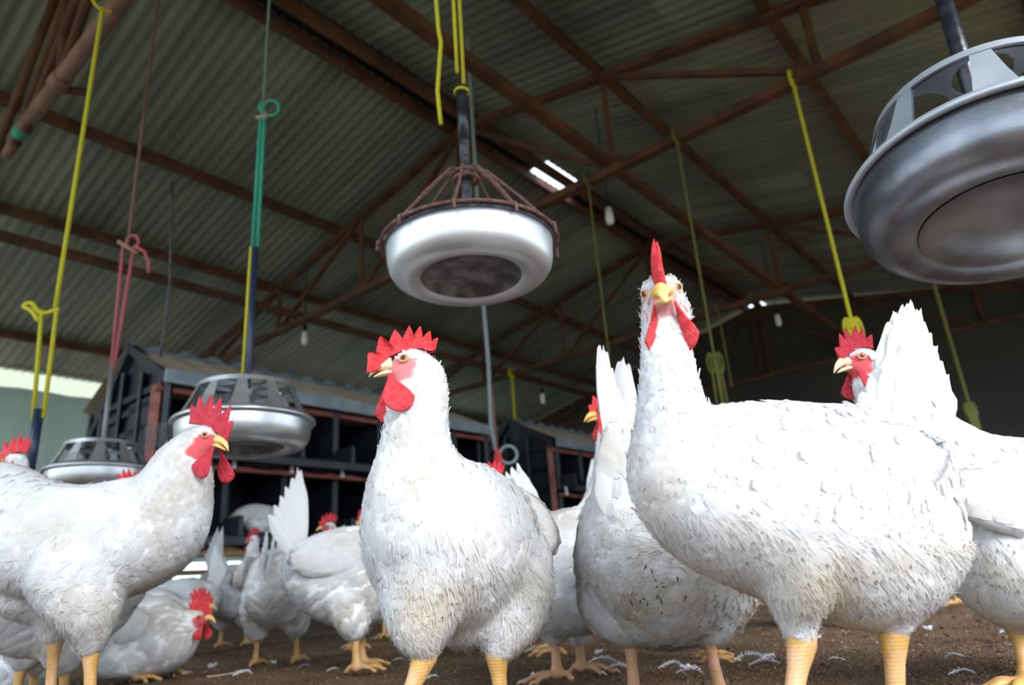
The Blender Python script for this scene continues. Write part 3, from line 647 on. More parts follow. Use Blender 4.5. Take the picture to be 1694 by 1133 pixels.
rope('thin dark blue-grey wire hanging above the near nest box', [W(285, 300, 3.7), W(281, 470, 3.7), W(272, 545, 3.7), W(266, 590, 3.7)], 0.008, 'tube_grey')

# ------------------------------------------------------------------ hens
def frame(fwd, up=(0, 0, 1), roll=0.0):
    F = nrm(fwd); L = nrm(np.cross(up, F)); U_ = np.cross(F, L)
    if roll: L, U_ = L * math.cos(roll) + U_ * math.sin(roll), U_ * math.cos(roll) - L * math.sin(roll)
    return F, L, U_
# one feather: 4 rows of 3 points and a ragged tip; columns = t along, w across
FT = [(0, -.22), (0, 0), (0, .22), (.35, -.46), (.35, 0), (.35, .46), (.68, -.5), (.68, 0), (.68, .5), (.88, -.36), (.88, 0), (.88, .36), (.97, -.30), (1.02, 0.02), (.96, .28)]
FF4 = [(0, 3, 4, 1), (1, 4, 5, 2), (3, 6, 7, 4), (4, 7, 8, 5), (6, 9, 10, 7), (7, 10, 11, 8)]; FF3 = [(9, 12, 10), (10, 13, 11), (11, 13, 14)]
FT = np.array(FT)
def smoothstep(a, b, x): x = np.clip((x - a) / (b - a), 0, 1); return x * x * (3 - 2 * x)

def plumage(bvh, P0, N0, D0, ln, wd, lift, rng, tint, curl=0.0, relief=0.26):
    "vertices, faces, normals, tints of feathers rooted at P0 lying along D0 over the surface bvh"
    n = len(P0); ts = np.array([0, .35, .68, .88, 1.0]); rows = np.zeros((n, 5, 3)); rn = np.zeros((n, 5, 3)); sides = np.zeros((n, 5, 3))
    for i in range(n):
        p = P0[i].copy(); d = D0[i]; nn = N0[i]; last = 0; base_off = 0.0004 + 0.0008 * rng.random()
        for j, t in enumerate(ts):
            if j:
                p = p + d * ln[i] * (t - ts[j - 1])
                loc, no, _, _ = bvh.find_nearest(Vector(p))
                if loc is not None:
                    loc = np.array(loc); no = np.array(no)
                    if no @ nn > -0.2 and np.linalg.norm(p - loc) < 0.03:
                        k = 1.0 - 0.55 * lift[i] * t * t / 0.01 if lift[i] > 0 else 1.0
                        k = min(1.0, max(0.25, k)); p = p + (loc - p) * k; nn = nrm(nn * (1 - k) + no * k)
                d = nrm(d - nn * (d @ nn))
            rows[i, j] = p + nn * (base_off + lift[i] * t ** 1.5); rn[i, j] = nn; sides[i, j] = np.cross(nn, d)
    tt = np.clip(FT[:, 0], 0, 1); ri = np.array([0, 0, 0, 1, 1, 1, 2, 2, 2, 3, 3, 3, 4, 4, 4])
    w = FT[:, 1]
    v = rows[:, ri] + sides[:, ri] * (w[None, :, None] * wd[:, None, None])
    v -= rn[:, ri] * (np.abs(w)[None, :, None] * (wd * 0.18)[:, None, None])
    tipd = rows[:, 4] - rows[:, 3]
    v[:, 12] -= tipd * .35; v[:, 14] -= tipd * .5
    D = nrm_rows(rows[:, 4] - rows[:, 0])
    nj = (rng.random((n, 2)) - .5) * 0.14
    nor = rn[:, ri] + sides[:, ri] * (w[None, :, None] * relief * 1.2 + nj[:, None, 0:1]) + D[:, None, :] * ((tt - .4)[None, :, None] * relief * .7 + nj[:, None, 1:2])
    base = (np.arange(n) * 15)[:, None, None]
    f4 = (np.array(FF4)[None] + base).reshape(-1, 4); f3 = (np.array(FF3)[None] + base).reshape(-1, 3)
    tn = np.repeat(tint, 15, axis=0)
    return v.reshape(-1, 3), f4, f3, nor.reshape(-1, 3), tn
def nrm_rows(a): return a / (np.linalg.norm(a, axis=-1, keepdims=True) + 1e-12)
def mesh_np(name, v, f4, f3, nor, tint, m, parent, base):
    me = bpy.data.meshes.new(name); v = v - base
    nf4, nf3 = len(f4), len(f3); me.vertices.add(len(v)); me.vertices.foreach_set('co', v.ravel())
    li = np.concatenate([f4.ravel(), f3.ravel()]).astype(np.int32); me.loops.add(len(li)); me.loops.foreach_set('vertex_index', li)
    ls = np.concatenate([np.arange(nf4) * 4, nf4 * 4 + np.arange(nf3) * 3]).astype(np.int32)
    me.polygons.add(nf4 + nf3); me.polygons.foreach_set('loop_start', ls)
    me.polygons.foreach_set('use_smooth', [True] * (nf4 + nf3)); me.update(calc_edges=True)
    ca = me.color_attributes.new('tint', 'FLOAT_COLOR', 'POINT'); ca.data.foreach_set('color', np.hstack([tint, np.ones((len(v), 1))]).ravel())
    if nor is not None: me.normals_split_custom_set_from_vertices(nrm_rows(nor))
    return link(name, me, m, parent)

WHITE = np.array([1.0, 1.0, 1.0])
def comb_mesh(H, F, L, U_, s, spikes=6, h=0.040, length=0.062, flop=0.0, start=0.036, lean=0.0, fwdflop=0.0):
    "serrated single comb standing on the head"
    k = MB(); nu, nv = 72, 7; grid = {}
    for side in (-1, 1):
        for i in range(nu + 1):
            q = i / nu; x = start - length * q; zb = 0.006 + 0.020 * math.sin(min(1, (0.16 + q * 0.84) * 1.12) * PI * 0.55) ** 1.0 - 0.010 * max(0, q - .7)
            if q < 0.2: zb -= 0.012 * (1 - q / 0.2)
            ph = q * spikes; tri = 1 - abs((ph % 1) - 0.5) * 2
            env = math.sin(PI * (0.10 + 0.82 * q)) ** 0.7
            hh = h * env * (0.52 + 0.48 * tri ** 0.8)
            if q < 0.08: hh *= 0.3 + q * 8.7
            if q > 0.94: hh *= max(0.12, (1 - q) / 0.06)
            fan = (0.5 - q) * 1.0 - 0.15
            for j in range(nv + 1):
                t = j / nv; th = (0.0042 * (1 - t) ** 0.8 + 0.0009) * side
                if j == nv: th *= 0.3
                y = th + flop * (t ** 1.6) * h * (1 - q * .6) + 0.0016 * math.sin(q * 19 + t * 3)
                z = zb + hh * t - abs(flop) * 0.25 * t * t * h - 0.006
                xx = x + hh * t * fan + fwdflop * t * t * h * max(0, 1 - q * 2.2)
                z -= fwdflop * 0.30 * t * t * h * max(0, 1 - q * 2.2)
                grid[side, i, j] = len(k.v); k.v.append(tuple(H + s * (F * xx + L * y + U_ * z)))
    for side in (-1, 1):
        for i in range(nu):
            for j in range(nv):
                f = (grid[side, i, j], grid[side, i + 1, j], grid[side, i + 1, j + 1], grid[side, i, j + 1]); k.f.append(f if side == -1 else f[::-1])
    for i in range(nu): k.f.append((grid[-1, i, nv], grid[-1, i + 1, nv], grid[1, i + 1, nv], grid[1, i, nv]))
    for i in (0, nu):
        for j in range(nv): k.f.append((grid[-1, i, j], grid[-1, i, j + 1], grid[1, i, j + 1], grid[1, i, j]))
    return k
def wattle_mesh(c, F, L, U_, s, ln, wd, side, swing=0.0, splay=0.0):
    k = MB(); n, m = 18, 12; vs = []
    for i in range(n + 1):
        t = i / n; prof = (math.sin(PI * min(1, t * 0.5 + 0.02)) ** 0.8 if t < .62 else math.sqrt(max(0, 1 - ((t - .62) / .38) ** 2))) ; prof = max(prof * (0.35 + 0.65 * min(1, t / .55)), 0.02)
        for q in range(m):
            th = 2 * PI * q / m; x = math.cos(th) * wd * 0.5 * prof; y = math.sin(th) * 0.0032 * (0.5 + .5 * prof)
            bend = (0.007 * math.sin(t * PI * .6) + splay * math.sin(min(1, t * 1.3) * PI / 2)) * side + (x / wd * 2) ** 2 * 0.004 * side
            vs.append(c + s * (F * (x - 0.10 * wd * t + swing * t) + L * (y + bend) + U_ * (-ln * t)))
    fs = [(i * m + q, i * m + (q + 1) % m, (i + 1) * m + (q + 1) % m, (i + 1) * m + q) for i in range(n) for q in range(m)]
    k.add(vs, fs + [tuple(range(m))[::-1], tuple(n * m + q for q in range(m))]); return k

def leg_part(t, base, hock, foot, s, fwd, m, det=2, toes=True, rs=1.0):
    "shank, toes and claws as one leg, claws as its sub-parts"
    hock = np.array(hock, float); foot = np.array(foot, float); ank = foot + [0, 0, 0.016 * s]
    k = MB(); d = nrm(ank - hock); sd_ = nrm(np.cross(d, nrm(fwd))); fr = np.cross(sd_, d)
    prof = [(-.10, .0125), (0, .0135), (.10, .0118), (.25, .0092), (.5, .0085), (.75, .0090), (.9, .0108), (1.0, .0115)]
    ns = 22; Lg = np.linalg.norm(ank - hock)
    for i in range(ns):
        q = -0.1 + 1.1 * i / (ns - 1); r = float(np.interp(q, [a for a, b in prof], [b for a, b in prof])) * s * rs
        k.ellip(hock + d * Lg * q, [fr * r * 1.08, sd_ * r * .92, d * max(r, Lg * .06)], 14, 8)
    f = nrm([fwd[0], fwd[1], 0]); l_ = np.array([-f[1], f[0], 0]); tips = []
    for a, ln in ((0.0, .062), (0.52, .052), (-0.52, .050), (PI - 0.35, .026)):
        dd = f * math.cos(a) + l_ * math.sin(a)
        pts = [(0, .0), (.25, .003), (.5, .0035), (.75, .001), (1.0, -.006)]
        for i in range(14):
            q = i / 13; z = float(np.interp(q, [x for x, y in pts], [y for x, y in pts])); r = (0.0085 - 0.0036 * q + 0.0008 * math.sin(q * 14)) * s * rs
            k.ellip(ank + dd * ln * s * q + [0, 0, (z - 0.004) * s], [dd * r * 1.2, np.cross(dd, [0, 0, 1.0]) * r, Z3 * r * .9], 10, 6)
        tip = ank + dd * (ln + .003) * s + [0, 0, -0.010 * s]; tips.append((tip, dd))
    me = remesh(k, 0.0022 * s if det > 1 else 0.004 * s, 2)
    o = link('leg', me, m, t); off(me, base)
    if det > 1:
        for tip, dd in tips[:3]:
            c = MB(); c.tube([tip - dd * 0.004 * s, tip + dd * 0.006 * s + [0, 0, .001 * s], tip + dd * 0.013 * s - [0, 0, .004 * s]], [0.0036 * s, 0.003 * s, 0.0006 * s], 8); c.build('claw', M['claw'], o, base, True)
    return o
def off(me, base):
    co = np.zeros(len(me.vertices) * 3); me.vertices.foreach_get('co', co); co = co.reshape(-1, 3) - base; me.vertices.foreach_set('co', co.ravel()); me.update()
def remesh(k, vox, sm):
    me = bpy.data.meshes.new('tmp'); me.from_pydata(k.v, [], k.f); me.update()
    o = bpy.data.objects.new('tmp', me); C.objects.link(o)
    r = o.modifiers.new('r', 'REMESH'); r.mode = 'VOXEL'; r.voxel_size = vox; r.use_smooth_shade = True
    q = o.modifiers.new('s', 'SMOOTH'); q.factor = 0.5; q.iterations = sm
    dg = bpy.context.evaluated_depsgraph_get(); dg.update()
    out = bpy.data.meshes.new_from_object(o.evaluated_get(dg)); C.objects.unlink(o); bpy.data.objects.remove(o); bpy.data.meshes.remove(me)
    out.polygons.foreach_set('use_smooth', [True] * len(out.polygons)); return out

def hen(label, base, spine, head, thighs, legs, heading, tail=None, wings=None, n_f=3200, vox=0.005, seed=0, cat='chicken', name='white_hen', legmat='leg', combmat='comb', beakmat='beak',
        face=1.0, lobe='comb', det=2, group=None, tailf=None, dirt=0.0, comb_kw=None, wat=(0.042, 0.026), hs=1.0, swing=0.0, flen=1.0, fluff=1.0, tailbase=None, wattles=True, extra=None, wyaw=0.0, cheek=0.0, splay=.008, wfwd=.022, eyef=.33, eyey=.0150, beakw=1.0, fdrop=0.0):
    """spine: list of (point, r_vertical, r_lateral) tail -> neck top; head: (centre, forward, roll); thighs: lists of (point, radius);
    legs: (hock, foot, forward)"""
    rng = np.random.default_rng(seed); base = np.array(base, float); hd = nrm([heading[0], heading[1], 0]); Lb = np.array([-hd[1], hd[0], 0.0])
    t = thing(name, label, cat, base, group)
    H, hf, roll = np.array(head[0], float), head[1], head[2]; F, L, U_ = frame(hf, (0, 0, 1), roll); s = hs
    pts = crom([list(p) + [a, b] for p, a, b in spine], 56 if det > 1 else 36); P = pts[:, :3]; rv = pts[:, 3]; rl = pts[:, 4]
    T = nrm_rows(np.gradient(P, axis=0)); k = MB(); m = len(P)
    headL = L
    for i in range(m):
        q = smoothstep(0.65, 1.0, np.array(i / (m - 1))); l_ = nrm(Lb * (1 - q) + (headL if headL @ Lb > -0.2 else Lb) * q); l_ = nrm(l_ - T[i] * (l_ @ T[i])); v_ = np.cross(T[i], l_)
        k.ellip(P[i], [T[i] * min(rv[i], rl[i]) * .9, l_ * rl[i], v_ * rv[i]], 20, 14)
    # skull, cheeks, link from neck top to skull
    k.ellip(H, [F * .026 * s, L * .0185 * s, U_ * .0205 * s], 20, 14)
    k.ellip(H + s * (F * .018 - U_ * .004), [F * .016 * s, L * .0125 * s, U_ * .0135 * s], 16, 12)
    k.ellip(H + s * (F * .004 - U_ * .010), [F * .018 * s, L * .019 * s, U_ * .015 * s], 16, 12)
    if cheek:
        for sd_ in (-1, 1):
            k.ellip(H + s * (F * .000 + L * sd_ * .014 - U_ * .016), [F * .014 * s, L * .012 * s * cheek, U_ * .017 * s], 16, 12)
            k.ellip(H + s * (F * .002 + L * sd_ * .0105 + U_ * .010), [F * .015 * s, L * .0095 * s, U_ * .0115 * s], 16, 12)
            k.ellip(H + s * (F * .010 + L * sd_ * .0105 + U_ * .002), [F * .010 * s, L * .0075 * s, U_ * .010 * s], 16, 12)
    for q in np.linspace(0, 1, 6):
        c = P[-1] * (1 - q) + (H - F * .006 * s - U_ * .004 * s) * q; r = rv[-1] * (1 - q) + .020 * s * q; k.ellip(c, np.eye(3) * r, 16, 12)
    thc = []
    for th in thighs:
        a = crom([list(p) + [r] for p, r in th], 12)
        for p in a: k.ellip(p[:3], np.eye(3) * p[3], 16, 12)
        thc.append(a)
    for p, q_, r in (tailbase or []):
        for e in np.linspace(0, 1, 8): k.ellip(np.array(p) * (1 - e) + np.array(q_) * e, np.eye(3) * (r[0] * (1 - e) + r[1] * e), 14, 10)
    me = remesh(k, vox, 14 if det > 1 else 8)
    nv = len(me.vertices); co = np.zeros(nv * 3); me.vertices.foreach_get('co', co); co = co.reshape(-1, 3)
    no = np.zeros(nv * 3); me.vertices.foreach_get('normal', no); no = no.reshape(-1, 3)
    bvh = BVHTree.FromPolygons([Vector(p) for p in co], [tuple(p.vertices) for p in me.polygons])
    # bare red skin of the face
    loc = np.stack([(co - H) @ F, (co - H) @ L, (co - H) @ U_], 1) / s
    def facemask(loc):
        x, y, z = loc.T
        a = 1 - ((x - .016) / .020) ** 2 - ((z + .003) / .0145) ** 2
        a2 = 1 - ((x - .018 + fdrop * .3) / .018) ** 2 - ((z + .014 + fdrop) / (.012 + fdrop)) ** 2
        a = np.maximum(a, a2 * .8) * (x > -.006) * (np.abs(y) < .035) * (np.linalg.norm(loc, axis=1) < .048)
        return np.clip(a * 3, 0, 1)
    fm_ = facemask(loc)[:, None] * face
    tint = np.array([0.86, 0.86, 0.87]) * (1 - fm_) + np.array([0.62, 0.10, 0.11] if face > .75 else [0.66, 0.16, 0.16]) * fm_
    ca = me.color_attributes.new('tint', 'FLOAT_COLOR', 'POINT'); ca.data.foreach_set('color', np.hstack([tint, np.ones((nv, 1))]).ravel())
    off(me, base); link('body', me, M['body'], t)
    # plumage
    if n_f:
        npoly = len(me.polygons); ar = np.zeros(npoly); me.polygons.foreach_get('area', ar); pc = np.zeros(npoly * 3); me.polygons.foreach_get('center', pc); pc = pc.reshape(-1, 3) + base
        pn = np.zeros(npoly * 3); me.polygons.foreach_get('normal', pn); pn = pn.reshape(-1, 3)
        dist_head = np.linalg.norm(pc - H, axis=1); wgt = ar * (1 + 5.0 * (dist_head < .05 * s) + 2.0 * (dist_head < .12))
        idx = rng.choice(npoly, int(n_f), p=wgt / wgt.sum()); p0 = pc[idx] + rng.normal(size=(len(idx), 3)) * 0.002; n0 = pn[idx]
        # nearest spine station gives the lie of the feathers
        stn = np.vstack([P, H[None]]); stT = np.vstack([T, F[None] * .3 + U_[None] * 0.7]); dd = ((p0[:, None] - stn[None]) ** 2).sum(-1) ; ni = dd.argmin(1)
        flow = -stT[ni]
        q = ni / (len(stn) - 1.0)
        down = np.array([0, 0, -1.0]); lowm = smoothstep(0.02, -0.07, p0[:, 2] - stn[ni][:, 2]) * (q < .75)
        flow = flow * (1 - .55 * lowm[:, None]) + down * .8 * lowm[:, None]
        isth = np.zeros(len(p0), bool)
        for a in thc:
            dth = np.sqrt(((p0[:, None] - a[None, 3:, :3]) ** 2).sum(-1)); on = (dth - a[None, 3:, 3]).min(1) < 0.006
            on &= p0[:, 2] < a[3, 2]; isth |= on
            flow[on] = nrm(a[-1, :3] - a[2, :3]) * .8 - hd * .25
        flow += rng.normal(size=flow.shape) * (.10 + .12 * isth[:, None]); flow -= n0 * (flow * n0).sum(1, keepdims=True); flow = nrm_rows(flow)
        neck = smoothstep(.60, .78, q); near_head = dist_head[idx] < .045 * s; hl = np.stack([(p0 - H) @ F, (p0 - H) @ L, (p0 - H) @ U_], 1) / s
        ln = (.036 * (1 - neck) + .026 * neck) * rng.uniform(.75, 1.2, len(p0)) * flen; wd = (.020 * (1 - neck) + .010 * neck) * rng.uniform(.8, 1.15, len(p0)) * flen
        ln = np.where(isth, .032 * rng.uniform(.8, 1.3, len(p0)), ln); wd = np.where(isth, .013, wd)
        ln = np.where(near_head, .010 * s, ln); wd = np.where(near_head, .0045 * s, wd)
        lift = np.where(isth, .0020, .0008) + .0008 * rng.random(len(p0)); lift = np.where(near_head, .0008, lift)
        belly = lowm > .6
        lift = np.where(belly & ~isth, .0025 * fluff + .002 * rng.random(len(p0)), lift)
        fm0 = facemask(hl); keep = (fm0 < .15) if face > .75 else (fm0 * rng.random(len(p0)) < .25)
        keep &= ~((hl[:, 0] > .022) & (dist_head[idx] < .06 * s)); 
        br = rng.uniform(.90, 1.02, len(p0)); tn = np.stack([br, br, br], 1)
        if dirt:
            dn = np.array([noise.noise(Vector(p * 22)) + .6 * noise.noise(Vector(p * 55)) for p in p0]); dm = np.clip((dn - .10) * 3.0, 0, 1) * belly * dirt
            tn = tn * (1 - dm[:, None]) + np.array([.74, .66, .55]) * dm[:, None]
        sel = np.where(keep)[0]
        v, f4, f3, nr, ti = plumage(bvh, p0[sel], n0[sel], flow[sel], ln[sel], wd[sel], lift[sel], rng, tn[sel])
        # loose fluff on belly, thighs and breast edge
        nb = int(n_f * 1.8 * fluff); cand = np.where(belly | isth)[0]
        if len(cand) and det > 1:
            c2 = rng.choice(cand, nb); pp = p0[c2] + rng.normal(size=(nb, 3)) * .003; fl = nrm_rows(flow[c2] + rng.normal(size=(nb, 3)) * .20)
            fl = nrm_rows(fl - n0[c2] * (fl * n0[c2]).sum(1, keepdims=True))
            v2, g4, g3, nr2, ti2 = plumage(bvh, pp, n0[c2], fl, rng.uniform(.016, .034, nb), rng.uniform(.0006, .0014, nb), rng.uniform(.0008, .0062, nb), rng, tn[c2], relief=.08)
            o_ = len(v); v = np.vstack([v, v2]); f4 = np.vstack([f4, g4 + o_]); f3 = np.vstack([f3, g3 + o_]); nr = np.vstack([nr, nr2]); ti = np.vstack([ti, ti2])
        mesh_np('plumage', v, f4, f3, nr, ti, M['feather'], t, base)
    # tail fan
    if tail:
        for nm, lst in tail:
            vs = []; f4 = []; f3 = []; nn = []; o_ = 0
            for (a, b, w, nv_, bend) in lst:
                a = np.array(a, float); b = np.array(b, float); d = b - a; ln_ = np.linalg.norm(d); d = d / ln_; nv_ = nrm(nv_); sd_ = nrm(np.cross(nv_, d)); nv_ = np.cross(d, sd_)
                R_ = 9; prof = [.25, .55, .8, .95, 1.0, 1.0, .96, .82, .50, .16]
                for i in range(R_ + 1):
                    q = i / R_
                    for j in (-1, -.5, 0, .5, 1):
                        jag = rng.uniform(-.03, .03) * ln_ if i >= R_ - 2 and j else 0
                        vs.append(a + d * (ln_ * q - abs(j) ** 2 * .02 * ln_ * (i > R_ - 3) + jag) + sd_ * (w * .5 * prof[i] * j + bend * ln_ * q * q) + nv_ * (.004 * (1 - j * j) + .002 * rng.random())); nn.append(nv_ + sd_ * j * .35)
                for i in range(R_):
                    for j in range(4): e = o_ + i * 5 + j; f4.append((e, e + 5, e + 6, e + 1))
                o_ = len(vs)
            mesh_np(nm, np.array(vs), np.array(f4), np.zeros((0, 3), int), np.array(nn), np.ones((len(vs), 3)), M['feather'], t, base)
    # folded wings
    for wg in (wings or []):
        c, ax, up_, out, (ra, rb, rc), lab = wg
        ax = nrm(ax); out = nrm(out - ax * (ax @ np.array(out))); up_ = np.cross(out, ax); up_ = up_ if up_[2] > 0 else -up_
        kk = MB(); kk.ellip(c, [ax * ra, up_ * rb, out * rc] if np.linalg.det([ax * ra, up_ * rb, out * rc]) > 0 else [up_ * rb, ax * ra, out * rc], 30, 20)
        wb = BVHTree.FromPolygons([Vector(p) for p in kk.v], kk.f)
        nw = 260 if det > 1 else 110; pw = []; nw_ = []; lw = []; ww = []
        for i in range(nw):
            x = rng.uniform(-.85, .95); y = rng.uniform(-.92, .92)
            if x * x + y * y > .98: continue
            z = math.sqrt(max(0, 1 - x * x - y * y)); p = c + ax * ra * x + up_ * rb * y + out * rc * z
            pw.append(p); nw_.append(nrm(ax * x / ra + up_ * y / rb + out * z / rc)); back = (1 - x) / 2
            lw.append((.030 + .060 * max(0, back) ** 1.2) * rng.uniform(.85, 1.1)); ww.append(.020 + .004 * back)
        pw = np.array(pw); nw_ = np.array(nw_); fl = -ax[None] + up_[None] * rng.normal(size=(len(pw), 1)) * .06 - up_[None] * .08; fl = fl - nw_ * (fl * nw_).sum(1, keepdims=True)
        v, f4, f3, nr, ti = plumage(wb, pw, nw_, nrm_rows(fl), np.array(lw), np.array(ww), np.full(len(pw), .0012), rng, np.ones((len(pw), 3)) * rng.uniform(.95, 1.02, (len(pw), 1)))
        o_ = len(v); bv = np.array(kk.v); v = np.vstack([v, bv]); f3 = np.vstack([f3, np.array([f for f in kk.f if len(f) == 3]) + o_]); f4 = np.vstack([f4, np.array([f for f in kk.f if len(f) == 4]) + o_])
        nr = np.vstack([nr, nrm_rows(((bv - c) @ ax)[:, None] * ax / ra ** 2 + ((bv - c) @ up_)[:, None] * up_ / rb ** 2 + ((bv - c) @ out)[:, None] * out / rc ** 2)]); ti = np.vstack([ti, np.ones((len(bv), 3))])
        mesh_np('wing', v, f4, f3, nr, ti, M['feather'], t, base)
    # head parts
    kw = dict(h=.040, length=.062); kw.update(comb_kw or {})
    comb_mesh(H, F, L, U_, s, **kw).build('comb', M[combmat], t, base, True)
    b = MB()
    def mand(k, p0, p1, p2, r0, r1, fl):
        nn = 9; vs = []
        for i in range(nn + 1):
            q = i / nn; c = (1 - q) ** 2 * p0 + 2 * q * (1 - q) * p1 + q * q * p2; r = r0 * (1 - q) ** .75 + r1
            for j in range(12): th = 2 * PI * j / 12; vs.append(H + s * (F * c[0] + L * (r * math.cos(th) * (1 - .42 * max(0, math.sin(th)))) + U_ * (c[1] + r * fl * math.sin(th) * (1.25 if math.sin(th) > 0 else .85))))
        k.add(vs, [(i * 12 + j, i * 12 + (j + 1) % 12, (i + 1) * 12 + (j + 1) % 12, (i + 1) * 12 + j) for i in range(nn) for j in range(12)] + [tuple(nn * 12 + j for j in range(12))])
    mand(b, np.array([.026, .001]), np.array([.043, .004]), np.array([.053, -.012]), .0092 * beakw, .0010, .85 / beakw)
    bk = b.build('beak', M[beakmat], t, base, True)
    if det > 1:
        lb = MB(); mand(lb, np.array([.026, -.0075]), np.array([.040, -.0085]), np.array([.048, -.0125]), .0070 * beakw, .0008, .55); lb.build('lower_beak', M[beakmat], bk, base, True)
        for sd_ in (-1, 1):
            n_ = MB(); n_.ellip(H + s * (F * .0335 + L * sd_ * .0058 + U_ * .004), [F * .0028 * s, L * .0008 * s, U_ * .0011 * s], 10, 6); n_.build('nostril', M['combdark'], bk, base, True)
    for sd_ in (-1, 1):
        ec = H + s * (F * .0125 + L * sd_ * eyey + U_ * .0045); ed = nrm(L * sd_ + F * eyef + U_ * .05); a1 = nrm(np.cross(ed, U_)); b1 = np.cross(ed, a1)
        e = MB(); e.ellip(ec, [a1 * .0050 * s, b1 * .0050 * s, ed * .0050 * s], 20, 14); eo = e.build('eye', M['iris'], t, base, True)
        e = MB(); vs = [ec + ed * .0054 * s]
        for r_, h_ in ((.0014, .00535), (.0026, .00505)):
            vs += [ec + s * (ed * h_ + a1 * r_ * math.cos(q * PI / 8) + b1 * r_ * math.sin(q * PI / 8)) for q in range(16)]
        e.add(vs, [(0, 1 + q, 1 + (q + 1) % 16) for q in range(16)] + [(1 + q, 17 + q, 17 + (q + 1) % 16, 1 + (q + 1) % 16) for q in range(16)]); e.build('pupil', M['pupil'], eo, base, True)
        if det > 1:
            e = MB(); e.tube([ec + s * (ed * (.0030 + .0006 * abs(math.cos(q * PI / 12))) + a1 * .0054 * math.cos(q * PI / 12) + b1 * .0044 * math.sin(q * PI / 12)) for q in range(25)], .0008 * s, 8, False); e.build('eyelid', M['lid'], eo, base, True)
        if wattles:
            wattle_mesh(H + s * (F * wfwd + L * sd_ * (.0065 + wyaw * .006) - U_ * .010), F * math.cos(wyaw) + L * sd_ * math.sin(wyaw), (L * math.cos(wyaw) - F * sd_ * math.sin(wyaw)), U_, s, wat[0], wat[1], sd_, swing, splay).build('wattle', M[combmat], t, base, True)
        e = MB(); e.ellip(H + s * (F * (-.008 if lobe == 'comb' else -.003) + L * sd_ * (.0185 if lobe == 'comb' else .0200) - U_ * (.012 if lobe == 'comb' else .001)), [nrm(F + U_ * .3) * (.0045 if lobe == 'comb' else .007) * s, L * .0035 * s, nrm(U_ - F * .3) * (.0125 if lobe == 'comb' else .0055) * s], 14, 10)
        e.build('earlobe', M[combmat] if lobe == 'comb' else M['lobe'], t, base, True)
    for hk, ft, fw in legs: leg_part(t, base, hk, ft, s, fw, M[legmat], det)
    if extra: extra(t, base, bvh)
    return t

def G(x, y, Y): return W(x, y, Y)
def m_(px, Y): return px * Y / 1150.0 * 1.02
def sp(lst): return [(W(x, y, Y), m_(a, Y), m_(b, Y)) for x, y, Y, a, b in lst]
def footed(x, y, Y, dx, dy): h = W(x, y, Y); return h, np.array([h[0] + dx, h[1] + dy, 0.0])
def fan(bx, by, Y, tips, w, nv_, rows=1):
    "tail feathers from a base pixel to tip pixels, all near depth Y"
    out = []
    for i, (tx, ty) in enumerate(tips):
        dep = ((i * 7) % 5 - 2) * 0.004
        out.append((W(bx + ((i * 13) % 9 - 4) * 4, by + ((i * 5) % 7) * 4, Y + dep), W(tx, ty, Y + dep * 1.5), w * (0.9 + 0.05 * ((i * 3) % 5)), nv_, 0.0))
    return out
toward = np.array([0, -1.0, 0])

# --- hen in front right, facing the camera, body broadside
YR = 0.70
h1, f1 = footed(1326, 1062, YR - .02, -0.040, -0.02); h2, f2 = footed(1478, 1048, YR + .0, -0.018, 0.0)
tips = [(1448, 612), (1455, 585), (1462, 560), (1470, 538), (1478, 520), (1490, 505), (1505, 502), (1520, 512), (1524, 535), (1536, 552), (1545, 575), (1556, 600), (1563, 622), (1566, 645), (1566, 668), (1562, 690), (1550, 640), (1530, 580), (1510, 545), (1492, 535)]
cov = [(1425, 650), (1440, 625), (1455, 605), (1475, 580), (1495, 560), (1512, 570), (1530, 600), (1545, 640), (1560, 670), (1565, 700), (1568, 730), (1578, 765), (1585, 800), (1430, 655), (1460, 640), (1500, 620)]
hen('white hen in front staring into the camera, her body broadside and tail raised', (f1 + f2) / 2,
    sp([(1535, 850, YR + .03, 50, 40), (1495, 850, YR + .02, 122, 85), (1430, 848, YR + .01, 166, 118), (1350, 834, YR, 160, 130), (1265, 818, YR, 150, 128), (1185, 806, YR - .01, 128, 114), (1132, 786, YR - .02, 94, 88), (1116, 722, YR - .03, 67, 64), (1110, 660, YR - .035, 53, 52), (1104, 605, YR - .04, 44, 44), (1099, 550, YR - .04, 37, 39)]),
    (W(1096, 492, YR - .045), (-0.22, -1.0, -0.22), 0.06),
    [[(W(1330, 900, YR - .03), m_(70, YR)), (W(1322, 965, YR - .03), m_(46, YR)), (W(1318, 1015, YR - .02), m_(27, YR)), (W(1324, 1050, YR - .02), m_(18, YR))],
     [(W(1500, 880, YR + .0), m_(85, YR)), (W(1496, 945, YR), m_(58, YR)), (W(1486, 995, YR), m_(32, YR)), (W(1478, 1034, YR), m_(18, YR))]],
    [(h1, f1, (-1, -.5, 0)), (h2, f2, (-1, -.3, 0))], (-1, -.15, 0),
    tail=[('tail', fan(1505, 740, YR + .045, tips, .040, toward) + fan(1510, 730, YR + .055, tips[::2], .046, toward)), ('tail_coverts', fan(1500, 775, YR + .02, cov, .036, toward) + fan(1480, 770, YR + .035, cov, .038, toward))],
    tailbase=[(W(1490, 790, YR + .03), W(1500, 650, YR + .045), (m_(85, YR), m_(38, YR)))],
    wings=[(W(1375, 775, YR - .045), np.array([-1, -.1, -.10]), 0, toward + [0, 0, .25], (.110, .050, .022), None)],
    n_f=5600, vox=.0045, seed=3, face=0.74, det=2, dirt=.25, lobe='comb', comb_kw=dict(h=.044, length=.050, spikes=5, flop=.12), wat=(.050, .030), hs=1.0, wyaw=.6, cheek=1.0, splay=.0, wfwd=.026, beakw=1.25, eyef=.75, eyey=.0140)

